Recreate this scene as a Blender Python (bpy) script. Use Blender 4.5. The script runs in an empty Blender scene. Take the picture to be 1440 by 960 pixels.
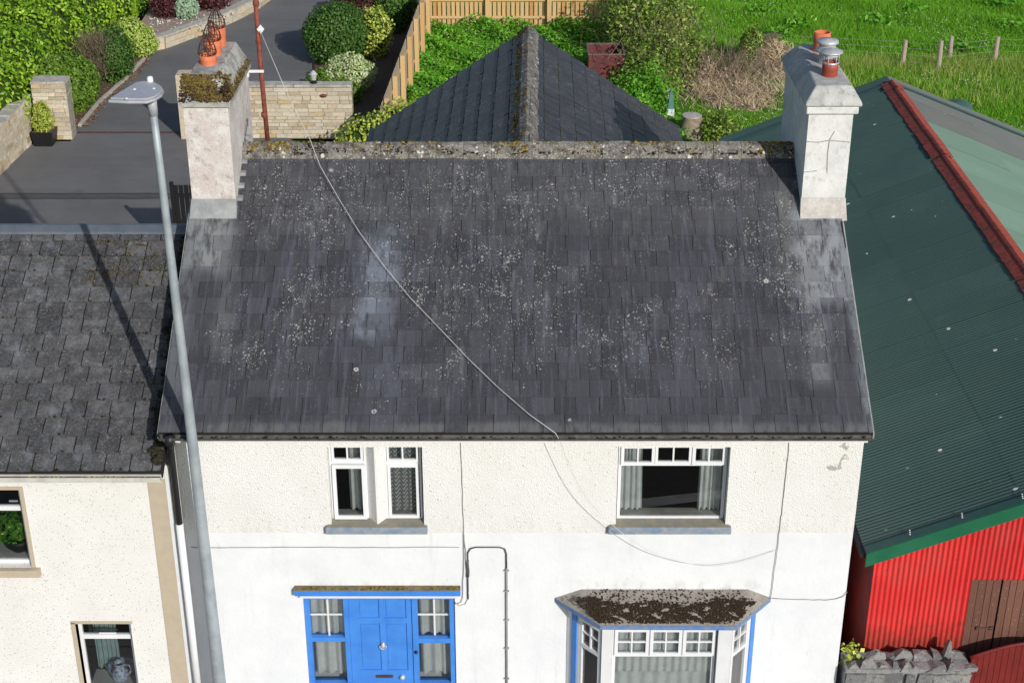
import bpy, math, random
import numpy as np
from mathutils import Vector, Matrix
random.seed(7); rng = np.random.default_rng(7)
R_ = math.radians
scene = bpy.context.scene
COL = scene.collection

# ------------------------------------------------------------------ camera, sky, sun, exposure
cam_d = bpy.data.cameras.new('camera'); cam = bpy.data.objects.new('camera', cam_d); COL.objects.link(cam)
cam.location = (0, -18.13, 15.64); cam.rotation_euler = (R_(90 - 26.8), 0, 0)
cam_d.sensor_width = 36; cam_d.lens = 55.0; cam_d.clip_start = .1; cam_d.clip_end = 2000
scene.camera = cam
SUN_EL, SUN_TX, SUN_TY = R_(26), .4924, -.8704       # direction towards the sun in plan
world = bpy.data.worlds.new('World'); scene.world = world; world.use_nodes = True
wn = world.node_tree.nodes; bg = wn['Background']
sky = wn.new('ShaderNodeTexSky'); sky.sky_type = 'NISHITA'; sky.sun_disc = False
sky.sun_elevation = SUN_EL; sky.sun_rotation = math.atan2(SUN_TX, SUN_TY)
world.node_tree.links.new(sky.outputs['Color'], bg.inputs['Color']); bg.inputs['Strength'].default_value = .10
sd = bpy.data.lights.new('sun', 'SUN'); sd.energy = 3.8; sd.angle = R_(.5); sd.color = (1, .965, .915)
sun = bpy.data.objects.new('sun', sd); COL.objects.link(sun)
sv = Vector((SUN_TX * math.cos(SUN_EL), SUN_TY * math.cos(SUN_EL), math.sin(SUN_EL)))
sun.rotation_euler = sv.to_track_quat('Z', 'Y').to_euler(); sun.location = (10, -20, 30)
scene.view_settings.view_transform = 'Standard'; scene.view_settings.look = 'None'
scene.view_settings.exposure = 0; scene.view_settings.gamma = 1
try: scene.cycles.max_bounces = 6; scene.cycles.transparent_max_bounces = 12
except Exception: pass

# ------------------------------------------------------------------ material helper
class Mat:
    def __init__(s, name, rough=.8, metal=0, spec=.4):
        s.m = bpy.data.materials.new(name); s.m.use_nodes = True; s.t = s.m.node_tree; s.b = s.t.nodes['Principled BSDF']
        s.b.inputs['Roughness'].default_value = rough; s.b.inputs['Metallic'].default_value = metal
        s.b.inputs['Specular IOR Level'].default_value = spec
        s._pos = None
    def L(s, a, b): s.t.links.new(a, b)
    def put(s, v, sock):
        if isinstance(v, (int, float)): sock.default_value = v
        elif isinstance(v, (tuple, list)): sock.default_value = (*v, 1)[:4] if len(v) == 3 and sock.type == 'RGBA' else v
        else: s.L(v, sock)
    @property
    def pos(s):
        if s._pos is None: s._pos = s.t.nodes.new('ShaderNodeNewGeometry')
        return s._pos.outputs['Position']
    def obj(s): return s.t.nodes.new('ShaderNodeTexCoord').outputs['Object']
    def rnd(s):
        g = s.t.nodes.new('ShaderNodeNewGeometry').outputs['Random Per Island']; o = s.t.nodes.new('ShaderNodeObjectInfo').outputs['Random']
        return s.math('FRACT', s.math('ADD', g, o))
    def map(s, v, scale=(1, 1, 1), rot=(0, 0, 0)):
        n = s.t.nodes.new('ShaderNodeMapping'); s.L(v, n.inputs[0]); n.inputs['Scale'].default_value = scale; n.inputs['Rotation'].default_value = rot
        return n.outputs[0]
    def noise(s, scale, detail=4, rough=.55, v=None, dist=0):
        n = s.t.nodes.new('ShaderNodeTexNoise'); s.L(v or s.pos, n.inputs['Vector']); n.inputs['Scale'].default_value = scale
        n.inputs['Detail'].default_value = detail; n.inputs['Roughness'].default_value = rough; n.inputs['Distortion'].default_value = dist
        return n.outputs['Fac']
    def vor(s, scale, v=None, out='Distance', rnd=1):
        n = s.t.nodes.new('ShaderNodeTexVoronoi'); s.L(v or s.pos, n.inputs['Vector']); n.inputs['Scale'].default_value = scale
        n.inputs['Randomness'].default_value = rnd
        return n.outputs[out]
    def math(s, op, a, b=0, c=0):
        n = s.t.nodes.new('ShaderNodeMath'); n.operation = op; s.put(a, n.inputs[0]); s.put(b, n.inputs[1]); s.put(c, n.inputs[2]); return n.outputs[0]
    def rng(s, v, a, b, c=0, d=1, smooth=True):
        n = s.t.nodes.new('ShaderNodeMapRange'); n.interpolation_type = 'SMOOTHSTEP' if smooth else 'LINEAR'
        s.put(v, n.inputs[0])
        for i, q in enumerate((a, b, c, d)): n.inputs[i + 1].default_value = q
        return n.outputs[0]
    def mix(s, f, a, b, mode='MIX'):
        n = s.t.nodes.new('ShaderNodeMix'); n.data_type = 'RGBA'; n.blend_type = mode
        s.put(f, n.inputs[0]); s.put(a, n.inputs[6]); s.put(b, n.inputs[7]); return n.outputs[2]
    def ramp(s, f, stops):
        n = s.t.nodes.new('ShaderNodeValToRGB'); s.put(f, n.inputs[0]); e = n.color_ramp.elements
        while len(e) < len(stops): e.new(.5)
        for q, (p, c) in zip(e, stops): q.position = p; q.color = (*c, 1)
        return n.outputs[0]
    def xyz(s):
        n = s.t.nodes.new('ShaderNodeSeparateXYZ'); s.L(s.pos, n.inputs[0]); return n.outputs
    def box(s, x0, x1, y0, y1, soft=.2, wob=0.):
        """soft mask of a patch in plan"""
        q = s.xyz(); X, Y = q[0], q[1]
        if wob:
            w = s.math('MULTIPLY', s.math('SUBTRACT', s.noise(2.5, 4), .5), wob); X = s.math('ADD', X, w); Y = s.math('ADD', Y, w)
        a = s.math('MULTIPLY', s.rng(X, x0 - soft, x0 + soft), s.rng(X, x1 - soft, x1 + soft, 1, 0))
        return s.math('MULTIPLY', a, s.math('MULTIPLY', s.rng(Y, y0 - soft, y0 + soft), s.rng(Y, y1 - soft, y1 + soft, 1, 0)))
    def color(s, c): s.put(c, s.b.inputs['Base Color']); return s
    def bump(s, h, strength=.5, dist=.01):
        n = s.t.nodes.new('ShaderNodeBump'); s.put(h, n.inputs['Height']); n.inputs['Strength'].default_value = strength; n.inputs['Distance'].default_value = dist
        s.L(n.outputs[0], s.b.inputs['Normal']); return s
    def rough(s, v): s.put(v, s.b.inputs['Roughness']); return s

MT = {}
def simple(name, c, rough=.7, metal=0, var=.25, scale=6, bump=.0, bscale=60, spec=.4, c2=None):
    m = Mat(name, rough, metal, spec)
    d = c2 or tuple(v * (1 - var) for v in c)
    m.color(m.mix(m.rng(m.noise(scale, 6, .65), .35, .68), c, d))
    if bump: m.bump(m.noise(bscale, 3), bump, .01)
    MT[name] = m.m; return m

def slate_mat(name, dark, lite, lichen, streak=(17, 1.1, 1.1), stains=(), lic_mask=None, rough=.55, mottle=0):
    m = Mat(name, rough)
    r = m.rnd()
    base = m.mix(r, dark, lite)
    st = m.noise(1, 4, .6, m.map(m.pos, streak))
    base = m.mix(m.math('MULTIPLY', m.rng(st, .48, .72), .62), base, (lite[0] * 1.75, lite[1] * 1.85, lite[2] * 2.1))
    st2 = m.noise(1, 4, .6, m.map(m.pos, (streak[0] * .37, streak[1] * .5, streak[2] * .5)))
    base = m.mix(m.math('MULTIPLY', m.rng(st2, .54, .70), .6), base, (dark[0] * .62, dark[1] * .58, dark[2] * .58))
    base = m.mix(m.math('MULTIPLY', m.rng(m.noise(.9, 4, .6), .50, .68), .3), base, (lite[0] * 1.0, lite[1] * .9, lite[2] * .88))
    if mottle:
        base = m.mix(m.math('MULTIPLY', m.rng(m.noise(5, 7, .75), .42, .60), mottle), base, tuple(v * .55 for v in dark))
        base = m.mix(m.math('MULTIPLY', m.rng(m.noise(24, 6, .75), .52, .70), mottle), base, tuple(v * 1.9 for v in lite))
    base = m.mix(m.math('MULTIPLY', m.rng(m.noise(1.1, 5, .6), .45, .7), .5), base, tuple(v * .7 for v in dark))
    fine = m.noise(55, 4, .7); base = m.mix(m.rng(fine, .3, .8, .0, .35), base, tuple(v * 2.2 for v in lite))
    for (x0, x1, y0, y1, soft, colr, amt, wob) in stains:
        k = m.math('MULTIPLY', m.box(x0, x1, y0, y1, soft, wob), m.rng(m.noise(3.5, 6, .7, m.map(m.pos, (2.6, .8, .8))), .34, .56, .12, 1))
        k = m.math('MULTIPLY', k, m.rng(m.math('FRACT', m.math('MULTIPLY', r, 7.3)), .05, .6, .45, 1))
        base = m.mix(m.math('MULTIPLY', k, amt), base, colr)
    if lichen:
        area = m.rng(m.noise(.8, 3, .6), .30, .62, .25, 1)
        if lic_mask: area = m.math('MULTIPLY', area, m.rng(m.box(*lic_mask), 0, 1, .32, 1))
        loc = m.rng(m.noise(4.5, 4, .7), .40, .72, .0, 1)
        dn = m.math('MULTIPLY', m.math('ADD', m.math('MULTIPLY', loc, .62), .38), area)
        s1 = m.math('LESS_THAN', m.vor(20), m.math('MULTIPLY', dn, m.rng(m.noise(37, 1), .40, .66, .06, .50)))
        s2 = m.math('LESS_THAN', m.vor(44), m.math('MULTIPLY', dn, m.rng(m.noise(29, 1), .36, .62, .07, .46)))
        v3 = m.math('ADD', m.vor(1.25), m.math('MULTIPLY', m.math('SUBTRACT', m.noise(38, 3), .5), .05)); s3 = m.math('MULTIPLY', m.math('LESS_THAN', v3, .042), m.math('GREATER_THAN', v3, m.rng(m.noise(3, 1), .4, .6, 0, .025)))
        wash = m.math('MULTIPLY', m.rng(m.noise(1, 5, .75, m.map(m.pos, (11, 2.2, 2.2))), .52, .72), m.math('MULTIPLY', area, .42))
        base = m.mix(m.math('MULTIPLY', wash, lichen), base, (.25, .25, .245))
        sp = m.math('MINIMUM', m.math('ADD', m.math('ADD', s1, s2), s3), 1)
        spc = m.mix(m.rng(m.noise(6, 3), .35, .65), (.26, .26, .25), (.45, .445, .42))
        base = m.mix(m.math('MULTIPLY', sp, lichen), base, spc)
    m.color(base).bump(m.math('ADD', m.noise(70, 4, .6), m.noise(14, 3)), .35, .006)
    MT[name] = m.m

slate_mat('slate_main', (.029, .029, .034), (.058, .058, .067), .95,
    stains=[(4.02, 4.85, 1.45, 3.0, .12, (.25, .265, .28), 1, .3), (4.02, 4.30, .3, 1.6, .10, (.17, .18, .195), .85, .2), (4.66, 4.82, -.4, 2.8, .05, (.20, .22, .24), .8, .1), (-4.72, -4.0, 1.9, 3.0, .12, (.21, .225, .22), 1, .3), (-4.72, -4.45, .2, 2.0, .1, (.12, .13, .14), .8, .2), (-4.1, -3.85, .8, 2.6, .1, (.13, .135, .14), .6, .3), (-9, 9, -.5, -.2, .05, (.15, .15, .14), .6, .15), (-3.9, 3.9, 2.6, 4.2, .3, (.10, .10, .10), .5, .5),
            (-4.70, -4.35, -.4, 1.4, .2, (.12, .13, .14), .4, .3), (-2.15, -1.62, 1.0, 2.5, .16, (.17, .195, .235), .9, .4), (-1.95, -1.45, -.3, 1.1, .2, (.085, .092, .11), .8, .5), (2.2, 2.6, .0, 2.2, .2, (.075, .08, .095), .7, .5), (3.75, 4.1, 1.8, 3.4, .2, (.18, .18, .17), .4, .4)],
    lic_mask=(-4.0, 4.4, .3, 4.0, .7, 1.2))
slate_mat('slate_left', (.022, .022, .025), (.105, .105, .107), .38, streak=(6, 4, 4), rough=.85, mottle=.7)
slate_mat('slate_wing', (.026, .026, .030), (.044, .044, .051), .5, streak=(2, 9, 2))

simple_edge = Mat('slate_edge', .9); simple_edge.color((.12, .12, .115)); MT['slate_edge'] = simple_edge.m
simple_edge = Mat('slate_edge_dark', .9); simple_edge.color((.012, .012, .012)); MT['slate_edge_dark'] = simple_edge.m
def masonry(name, c, c2, grime, sc=3, gr=.5, fine=40, bump=.4):
    m = Mat(name, .9, 0, .2)
    a = m.mix(m.rng(m.noise(sc, 7, .65), .35, .65), c, c2)
    a = m.mix(m.math('MULTIPLY', m.rng(m.noise(sc * 2.3, 8, .7), .52, .70), gr), a, grime)
    a = m.mix(m.math('MULTIPLY', m.rng(m.noise(fine, 4, .7), .55, .75), gr), a, grime)
    m.color(a).bump(m.math('ADD', m.noise(fine, 5, .7), m.noise(fine * .25, 3)), bump, .012); MT[name] = m.m
masonry('chimney_pink', (.56, .49, .465), (.68, .655, .635), (.20, .175, .16), 3.2, .6, 42, 1.0)
masonry('chimney_white', (.70, .70, .69), (.58, .58, .57), (.27, .26, .25), 2.4, .55, 30, .3)
masonry('cement', (.42, .41, .38), (.30, .29, .27), (.12, .11, .10), 5, .6, 40)
masonry('cement_fillet', (.33, .34, .34), (.24, .25, .26), (.45, .44, .42), 4, .4, 40)
masonry('fillet_warm', (.52, .49, .45), (.42, .39, .36), (.66, .65, .62), 6, .6, 40)
masonry('haunch', (.50, .49, .46), (.27, .26, .24), (.09, .085, .075), 7, .8, 45, .7)
masonry('lichen_cement', (.24, .19, .10), (.15, .13, .10), (.06, .055, .045), 9, .7, 45, .7)
masonry('bay_cement', (.36, .33, .29), (.27, .245, .215), (.10, .085, .07), 6, .8, 55, .9)
masonry('haunch_white', (.52, .52, .50), (.37, .37, .36), (.10, .10, .10), 4, .6, 40, .3)
m = Mat('ridge', .95, 0, .2)
a = m.mix(m.rng(m.noise(7, 6, .7), .35, .65), (.25, .235, .21), (.085, .075, .065))
a = m.mix(m.math('MULTIPLY', m.math('LESS_THAN', m.vor(9), m.math('MULTIPLY', m.rng(m.noise(5, 2), .45, .65), .3)), .9), a, (.60, .58, .54))
a = m.mix(m.math('MULTIPLY', m.math('LESS_THAN', m.vor(30), .26), .6), a, (.55, .53, .48))
m.color(a).bump(m.noise(40, 5, .7), .8, .015); MT['ridge'] = m.m

def dash(name, c, c2, speck, dens, scale=75, bump=1.0, stains=False):
    m = Mat(name, .95, 0, .15)
    v = m.vor(scale); n = m.noise(scale * .7, 3, .6)
    a = m.mix(m.rng(m.noise(1.2, 6, .6), .35, .7), c, c2)
    k = m.math('MULTIPLY', m.math('LESS_THAN', m.vor(scale * .36), .20), m.math('GREATER_THAN', m.noise(scale * .2, 2), dens))
    a = m.mix(m.math('MULTIPLY', k, .85), a, speck)
    if stains:
        q = m.xyz()
        wob = m.math('MULTIPLY', m.math('SUBTRACT', m.noise(6, 4, .6), .5), .35)
        for (x, z, rx, rz) in ((4.47, 4.90, .07, .07), (4.33, 4.58, .10, .045), (4.45, 4.66, .03, .12)):
            dx = m.math('DIVIDE', m.math('SUBTRACT', m.math('ADD', q[0], wob), x), rx); dz = m.math('DIVIDE', m.math('SUBTRACT', m.math('ADD', q[2], wob), z), rz)
            d = m.math('ADD', m.math('MULTIPLY', dx, dx), m.math('MULTIPLY', dz, dz))
            a = m.mix(m.rng(d, .6, 1.1, .75, 0), a, (.32, .30, .27))
        lo = m.math('MULTIPLY', m.rng(q[2], 3.5, 3.95, 1, 0), m.rng(m.noise(5, 5, .6, m.map(m.pos, (2, 1, .6))), .45, .7))
        a = m.mix(m.math('MULTIPLY', lo, .25), a, (.45, .42, .36))
    m.color(a).bump(m.math('ADD', v, n), bump, .012); MT[name] = m.m
dash('dash_cream', (.78, .775, .755), (.745, .735, .71), (.30, .26, .21), .58, 72, .7, True)
dash('dash_left', (.755, .745, .72), (.71, .70, .67), (.20, .18, .16), .50, 84, .4)
m = Mat('plaster_white', .85, 0, .25)
a = m.mix(m.rng(m.noise(1.6, 7, .6), .35, .7), (.74, .75, .765), (.68, .70, .725))
a = m.mix(m.math('MULTIPLY', m.rng(m.noise(9, 6, .75, m.map(m.pos, (1, 1, .35))), .57, .76), .4), a, (.42, .41, .39))
a = m.mix(m.math('MULTIPLY', m.rng(m.noise(1, 6, .7, m.map(m.pos, (5, 1, .5))), .56, .74), .35), a, (.52, .53, .53))
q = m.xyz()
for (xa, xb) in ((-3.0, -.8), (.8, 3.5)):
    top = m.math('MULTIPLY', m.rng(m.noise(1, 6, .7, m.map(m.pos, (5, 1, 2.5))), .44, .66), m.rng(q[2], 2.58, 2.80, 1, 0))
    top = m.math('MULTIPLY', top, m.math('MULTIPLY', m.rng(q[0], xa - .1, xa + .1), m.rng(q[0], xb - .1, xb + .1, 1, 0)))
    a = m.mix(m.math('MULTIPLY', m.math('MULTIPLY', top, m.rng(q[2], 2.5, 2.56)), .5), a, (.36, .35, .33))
m.color(a).bump(m.math('ADD', m.noise(16, 5, .65), m.math('MULTIPLY', m.noise(3, 4), 2)), .35, .012); MT['plaster_white'] = m.m

simple('beige_paint', (.47, .40, .30), .7, var=.08, bump=.1)
simple('white_paint', (.70, .71, .72), .45, var=.08, scale=4)
simple('beige_white', (.55, .53, .49), .6, var=.2)
simple('white_pvc', (.74, .75, .77), .3, var=.04)
m = Mat('blue_paint', .42, 0, .5)
a = m.mix(m.rng(m.noise(3, 6, .6), .35, .7), (.062, .25, .70), (.046, .20, .62))
a = m.mix(m.math('MULTIPLY', m.rng(m.noise(26, 6, .75), .66, .74), .6), a, (.06, .07, .10))
m.color(a).bump(m.noise(35, 4), .12, .005); MT['blue_paint'] = m.m
simple('blue_worn', (.075, .20, .50), .6, scale=14, c2=(.22, .25, .29), bump=.3)
simple('sill_blue', (.17, .235, .33), .75, scale=9, c2=(.30, .32, .34), bump=.3)
simple('sill_grey', (.20, .195, .175), .85, scale=9, c2=(.27, .24, .17), bump=.4)
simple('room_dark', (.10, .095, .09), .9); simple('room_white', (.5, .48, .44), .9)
simple('galvanised', (.36, .40, .43), .5, .15, scale=3, c2=(.27, .305, .335), bump=.05)
simple('lamp_grey', (.43, .44, .48), .5, .1, scale=8, var=.15)
simple('rust_pole', (.27, .07, .042), .8, scale=12, c2=(.12, .04, .03), bump=.3)
simple('terracotta', (.66, .19, .085), .75, scale=7, c2=(.55, .145, .07), bump=.1)
simple('pot_dark_red', (.34, .065, .04), .6, scale=6, var=.3)
simple('wire_rust', (.10, .055, .045), .7, .2)
simple('steel', (.55, .56, .58), .5, .35, scale=5, var=.25)
simple('black_metal', (.012, .012, .013), .5)
simple('pvc_black', (.018, .018, .020), .45)
simple('gutter_dark', (.050, .048, .045), .7, scale=9, c2=(.10, .095, .08))
simple('cable_white', (.62, .61, .58), .6); simple('cable_grey', (.30, .29, .28), .7); simple('cable_dark', (.10, .10, .10), .7)
simple('lead', (.095, .115, .145), .5, .1, scale=4, c2=(.13, .145, .17), bump=.2)
simple('curtain', (.78, .79, .79), .9, var=.15); simple('curtain_teal', (.36, .50, .50), .9, var=.2)
simple('tan_stone', (.50, .42, .29), .9, scale=5, c2=(.33, .26, .17), bump=.5, bscale=28)
m = Mat('wall_stone', .92, 0, .2); r = m.rnd()
a = m.ramp(r, [(0, (.42, .34, .23)), (.35, (.60, .52, .39)), (.6, (.50, .45, .35)), (.8, (.66, .59, .46)), (1, (.52, .38, .21))])
a = m.mix(m.math('MULTIPLY', m.rng(m.noise(11, 6, .7), .48, .72), .5), a, (.21, .18, .13))
m.color(a).bump(m.noise(30, 5, .7), .7, .02); MT['wall_stone'] = m.m
m = Mat('grey_stone', .9, 0, .3); r = m.rnd()
a = m.mix(r, (.12, .125, .13), (.30, .295, .28))
a = m.mix(m.rng(m.noise(13, 6, .7), .45, .7), a, (.105, .11, .115))
a = m.mix(m.math('MULTIPLY', m.rng(m.noise(22, 5, .7), .58, .70), .7), a, (.52, .49, .44))
m.color(a).bump(m.noise(22, 6, .7), .9, .03); MT['grey_stone'] = m.m
masonry('mortar', (.36, .33, .27), (.28, .25, .20), (.15, .13, .10), 8, .4, 40)
masonry('mortar_grey', (.29, .29, .285), (.20, .20, .20), (.42, .41, .39), 5, .5, 30, .9)
simple('coping_pale', (.50, .47, .41), .9, scale=6, var=.3, bump=.4)
m = Mat('timber', .75, 0, .3); r = m.rnd()
a = m.ramp(r, [(0, (.52, .33, .14)), (.5, (.60, .42, .20)), (.85, (.56, .36, .15)), (1, (.46, .23, .08))])
a = m.mix(m.math('MULTIPLY', m.rng(m.noise(1, 5, .65, m.map(m.pos, (60, 60, 3))), .45, .75), .4), a, (.36, .22, .10))
m.color(a).bump(m.noise(1, 4, .6, m.map(m.pos, (90, 90, 5))), .3, .006); MT['timber'] = m.m
m = Mat('timber_grey', .8, 0, .3); a = m.mix(m.rnd(), (.42, .33, .23), (.36, .31, .26))
a = m.mix(m.math('MULTIPLY', m.rng(m.noise(1, 5, .65, m.map(m.pos, (60, 60, 3))), .4, .75), .5), a, (.25, .20, .15)); m.color(a); MT['timber_grey'] = m.m
m = Mat('timber_brown', .7, 0, .35); r = m.rnd()
a = m.mix(r, (.125, .055, .038), (.185, .085, .060))
a = m.mix(m.math('MULTIPLY', m.rng(m.noise(1, 5, .65, m.map(m.pos, (70, 70, 3))), .45, .7), .6), a, (.075, .035, .027))
a = m.mix(m.math('MULTIPLY', m.math('LESS_THAN', m.vor(14), .13), .5), a, (.38, .26, .20))
m.color(a).bump(m.noise(1, 4, .6, m.map(m.pos, (90, 90, 5))), .3, .006); MT['timber_brown'] = m.m
simple('black_timber', (.012, .011, .011), .6, bump=.2)
simple('maroon_paint', (.185, .022, .018), .4, scale=5, c2=(.145, .018, .016), bump=.05)
simple('skip_red', (.17, .042, .038), .6, scale=5, c2=(.07, .03, .03), bump=.2)
simple('skip_rim', (.20, .14, .13), .7, scale=8, var=.4)
def sheet_mat(name, c, c2, spots=(.55, .56, .54), rust=None, rough=.5, dens=.085):
    m = Mat(name, rough, 0, .4)
    a = m.mix(m.rng(m.noise(.8, 6, .6), .35, .7), c, c2)
    a = m.mix(m.rng(m.rnd(), 0, 1, 0, .6), a, tuple(v * .78 for v in c2))
    a = m.mix(m.math('MULTIPLY', m.math('LESS_THAN', m.vor(2.1), dens), m.math('GREATER_THAN', m.noise(.9, 3), .47)), a, spots)
    a = m.mix(m.math('MULTIPLY', m.math('LESS_THAN', m.vor(9.), m.math('MULTIPLY', m.rng(m.noise(.6, 3), .55, .75), .16)), .7), a, spots)
    if rust:
        q = m.xyz(); a = m.mix(m.math('MULTIPLY', m.rng(m.noise(1.6, 5, .65), .5, .72), .45), a, (.46, .075, .065))
        a = m.mix(m.math('MULTIPLY', m.rng(m.noise(1, 5, .7, m.map(m.pos, (14, 14, 1.2))), .56, .74), .55), a, (.26, .03, .022))
        a = m.mix(m.math('MULTIPLY', m.rng(m.math('ADD', q[2], m.math('MULTIPLY', m.noise(7, 5, .7), -1.1)), .75, 1.25, 1, 0), .55), a, (.13, .055, .03))
        a = m.mix(m.math('MULTIPLY', m.math('LESS_THAN', m.vor(5.5), .055), .8), a, (.10, .03, .02))
    if rust: a = m.mix(m.math('MULTIPLY', m.rng(m.noise(5, 7, .7), .57, .70), .7), a, rust)
    a = m.mix(m.math('MULTIPLY', m.rng(m.noise(1.4, 6, .7, m.map(m.pos, (.5, 3, 1))), .55, .75), .4), a, tuple(v * 1.35 for v in c2))
    m.color(a).bump(m.noise(25, 4), .08, .005); MT[name] = m.m
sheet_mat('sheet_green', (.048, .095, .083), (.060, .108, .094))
sheet_mat('sheet_green_lit', (.15, .24, .185), (.17, .26, .20), dens=.03)  # green sheet made paler for the sunward slope, sunlight put into the colour
sheet_mat('sheet_grey', (.135, .15, .14), (.16, .165, .15), dens=.02)
sheet_mat('sheet_red', (.58, .028, .030), (.66, .045, .042), (.30, .06, .05), (.24, .055, .03), .5, .05)
m = Mat('wall_dark_red', .6); m.color(m.mix(m.rng(m.noise(3, 5), .4, .7), (.20, .015, .014), (.10, .02, .018))); MT['wall_dark_red'] = m.m
simple('trim_green', (.010, .105, .050), .45, scale=3, c2=(.016, .13, .066))
simple('trim_teal', (.028, .090, .075), .5, var=.2)
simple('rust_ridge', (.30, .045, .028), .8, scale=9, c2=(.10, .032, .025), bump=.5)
simple('rust_lit', (.42, .075, .045), .8, scale=9, c2=(.27, .05, .035), bump=.5)  # lighter copy of the ridge rust, sun on the right flank coloured in
simple('teal_plastic', (.10, .24, .22), .5, var=.2); simple('teal_tank', (.055, .13, .115), .45, var=.25)
simple('soil', (.085, .060, .042), .95, scale=9, c2=(.15, .095, .065), bump=.8, bscale=30)
simple('pale_gravel', (.40, .31, .26), .95, scale=16, c2=(.26, .18, .15), bump=.9, bscale=30)
simple('pale_stone', (.46, .46, .45), .9, var=.3, bump=.5)
simple('bark', (.22, .165, .11), .95, scale=14, c2=(.33, .28, .21), bump=.8, bscale=40)
simple('china', (.62, .66, .74), .2, scale=22, c2=(.10, .16, .40)); simple('china_white', (.5, .5, .5), .3)
m = Mat('tarmac', .92, 0, .25)
a = m.mix(m.rng(m.noise(.55, 6, .6), .35, .7), (.135, .132, .134), (.17, .167, .168))
a = m.mix(m.math('MULTIPLY', m.rng(m.noise(1, 5, .6, m.map(m.pos, (.4, 3.2, 1))), .5, .75), .4), a, (.21, .205, .20))
a = m.mix(m.math('MULTIPLY', m.math('LESS_THAN', m.vor(1.3), .022), .8), a, (.5, .5, .48))
a = m.mix(m.math('MULTIPLY', m.rng(m.noise(2.4, 6, .7), .56, .70), .45), a, (.075, .072, .074))
a = m.mix(m.rng(m.noise(45, 3, .8), .35, .75, 0, .35), a, (.24, .235, .23))
m.color(a).bump(m.noise(60, 3, .7), .9, .015); MT['tarmac'] = m.m
simple('road', (.05, .05, .052), .9, scale=2, var=.2, bump=.4); simple('paving', (.27, .26, .25), .9, scale=3, var=.2, bump=.2)
simple('line_white', (.6, .6, .58), .8)
simple('red_channel', (.13, .07, .06), .9, scale=9, var=.4); simple('drain_strip', (.095, .094, .092), .9, scale=4, var=.2)
simple('leaf_litter', (.20, .10, .055), .9, scale=20, c2=(.34, .20, .11))
m = Mat('grass_soil', .95, 0, .1)
a = m.mix(m.rng(m.noise(.45, 6, .6), .35, .65), (.085, .22, .022), (.13, .26, .032)); m.color(m.mix(m.rng(m.noise(9, 4), .4, .7), a, (.045, .12, .018))); MT['grass_soil'] = m.m
simple('yard', (.16, .15, .14), .95, scale=3, var=.3, bump=.4)

def leaf_mat(name, stops, rough=.5, patch=None, pscale=.8, trans=.3):
    m = Mat(name, rough, 0, .3)
    if trans > .11 and 'petal' not in name: stops = [(p, tuple(min(v * 1.8, .8) for v in c)) for p, c in stops]; patch = patch and tuple(v * 1.8 for v in patch)
    a = m.ramp(m.rnd(), stops)
    if patch: a = m.mix(m.rng(m.noise(pscale, 4, .6), .42, .66), a, patch)
    m.color(a)
    tr = m.t.nodes.new('ShaderNodeBsdfTranslucent'); m.put(a, tr.inputs[0]); mx = m.t.nodes.new('ShaderNodeMixShader'); mx.inputs[0].default_value = trans
    out = m.t.nodes['Material Output']; m.L(m.b.outputs[0], mx.inputs[1]); m.L(tr.outputs[0], mx.inputs[2]); m.L(mx.outputs[0], out.inputs[0]); MT[name] = m.m
leaf_mat('leaf_hedge', [(0, (.085, .17, .010)), (.4, (.15, .265, .013)), (.75, (.21, .335, .020)), (1, (.33, .42, .05))], .42, (.10, .20, .013), .7)
leaf_mat('leaf_round', [(0, (.050, .10, .012)), (.6, (.085, .155, .018)), (1, (.15, .22, .03))], .42)
leaf_mat('leaf_dark', [(0, (.022, .06, .010)), (.6, (.045, .10, .018)), (1, (.085, .15, .03))], .42)
leaf_mat('leaf_blue', [(0, (.045, .11, .03)), (.6, (.075, .16, .045)), (1, (.13, .22, .06))], .5)
leaf_mat('leaf_lime', [(0, (.16, .24, .03)), (.6, (.26, .33, .07)), (1, (.36, .40, .14))], .5)
leaf_mat('leaf_yellow', [(0, (.10, .17, .02)), (.5, (.27, .32, .05)), (1, (.50, .46, .10))], .5)
leaf_mat('leaf_white', [(0, (.14, .23, .05)), (.5, (.33, .38, .18)), (1, (.52, .54, .33))], .5)
leaf_mat('leaf_purple', [(0, (.035, .010, .014)), (.6, (.060, .018, .022)), (1, (.10, .04, .04))], .5, trans=.15)
leaf_mat('leaf_silver', [(0, (.16, .24, .15)), (1, (.32, .40, .30))], .7)
leaf_mat('leaf_ground', [(0, (.045, .15, .010)), (.5, (.085, .24, .014)), (.9, (.13, .30, .02)), (1, (.30, .34, .09))], .5, (.06, .17, .012), .8)
leaf_mat('leaf_bramble', [(0, (.030, .07, .010)), (.5, (.10, .17, .022)), (.85, (.19, .25, .04)), (1, (.34, .35, .11))], .5)
leaf_mat('blade', [(0, (.050, .16, .007)), (.5, (.090, .235, .010)), (.9, (.14, .29, .018)), (1, (.22, .28, .05))], .6, (.10, .235, .012), .35)
leaf_mat('blade_dry', [(0, (.08, .20, .015)), (.6, (.16, .24, .03)), (1, (.36, .33, .12))], .7)
leaf_mat('straw', [(0, (.30, .21, .12)), (.5, (.50, .39, .25)), (1, (.66, .55, .40))], .8, trans=.1)
leaf_mat('twig', [(0, (.12, .09, .06)), (1, (.26, .20, .14))], .9, trans=0)
leaf_mat('petal_white', [(0, (.7, .7, .62)), (1, (.8, .8, .75))], .6)
leaf_mat('moss_dark', [(0, (.016, .010, .006)), (.6, (.030, .018, .009)), (1, (.055, .032, .015))], .95, trans=0)
leaf_mat('moss_olive', [(0, (.05, .034, .010)), (.5, (.11, .075, .018)), (1, (.20, .145, .035))], .95, trans=0)
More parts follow.
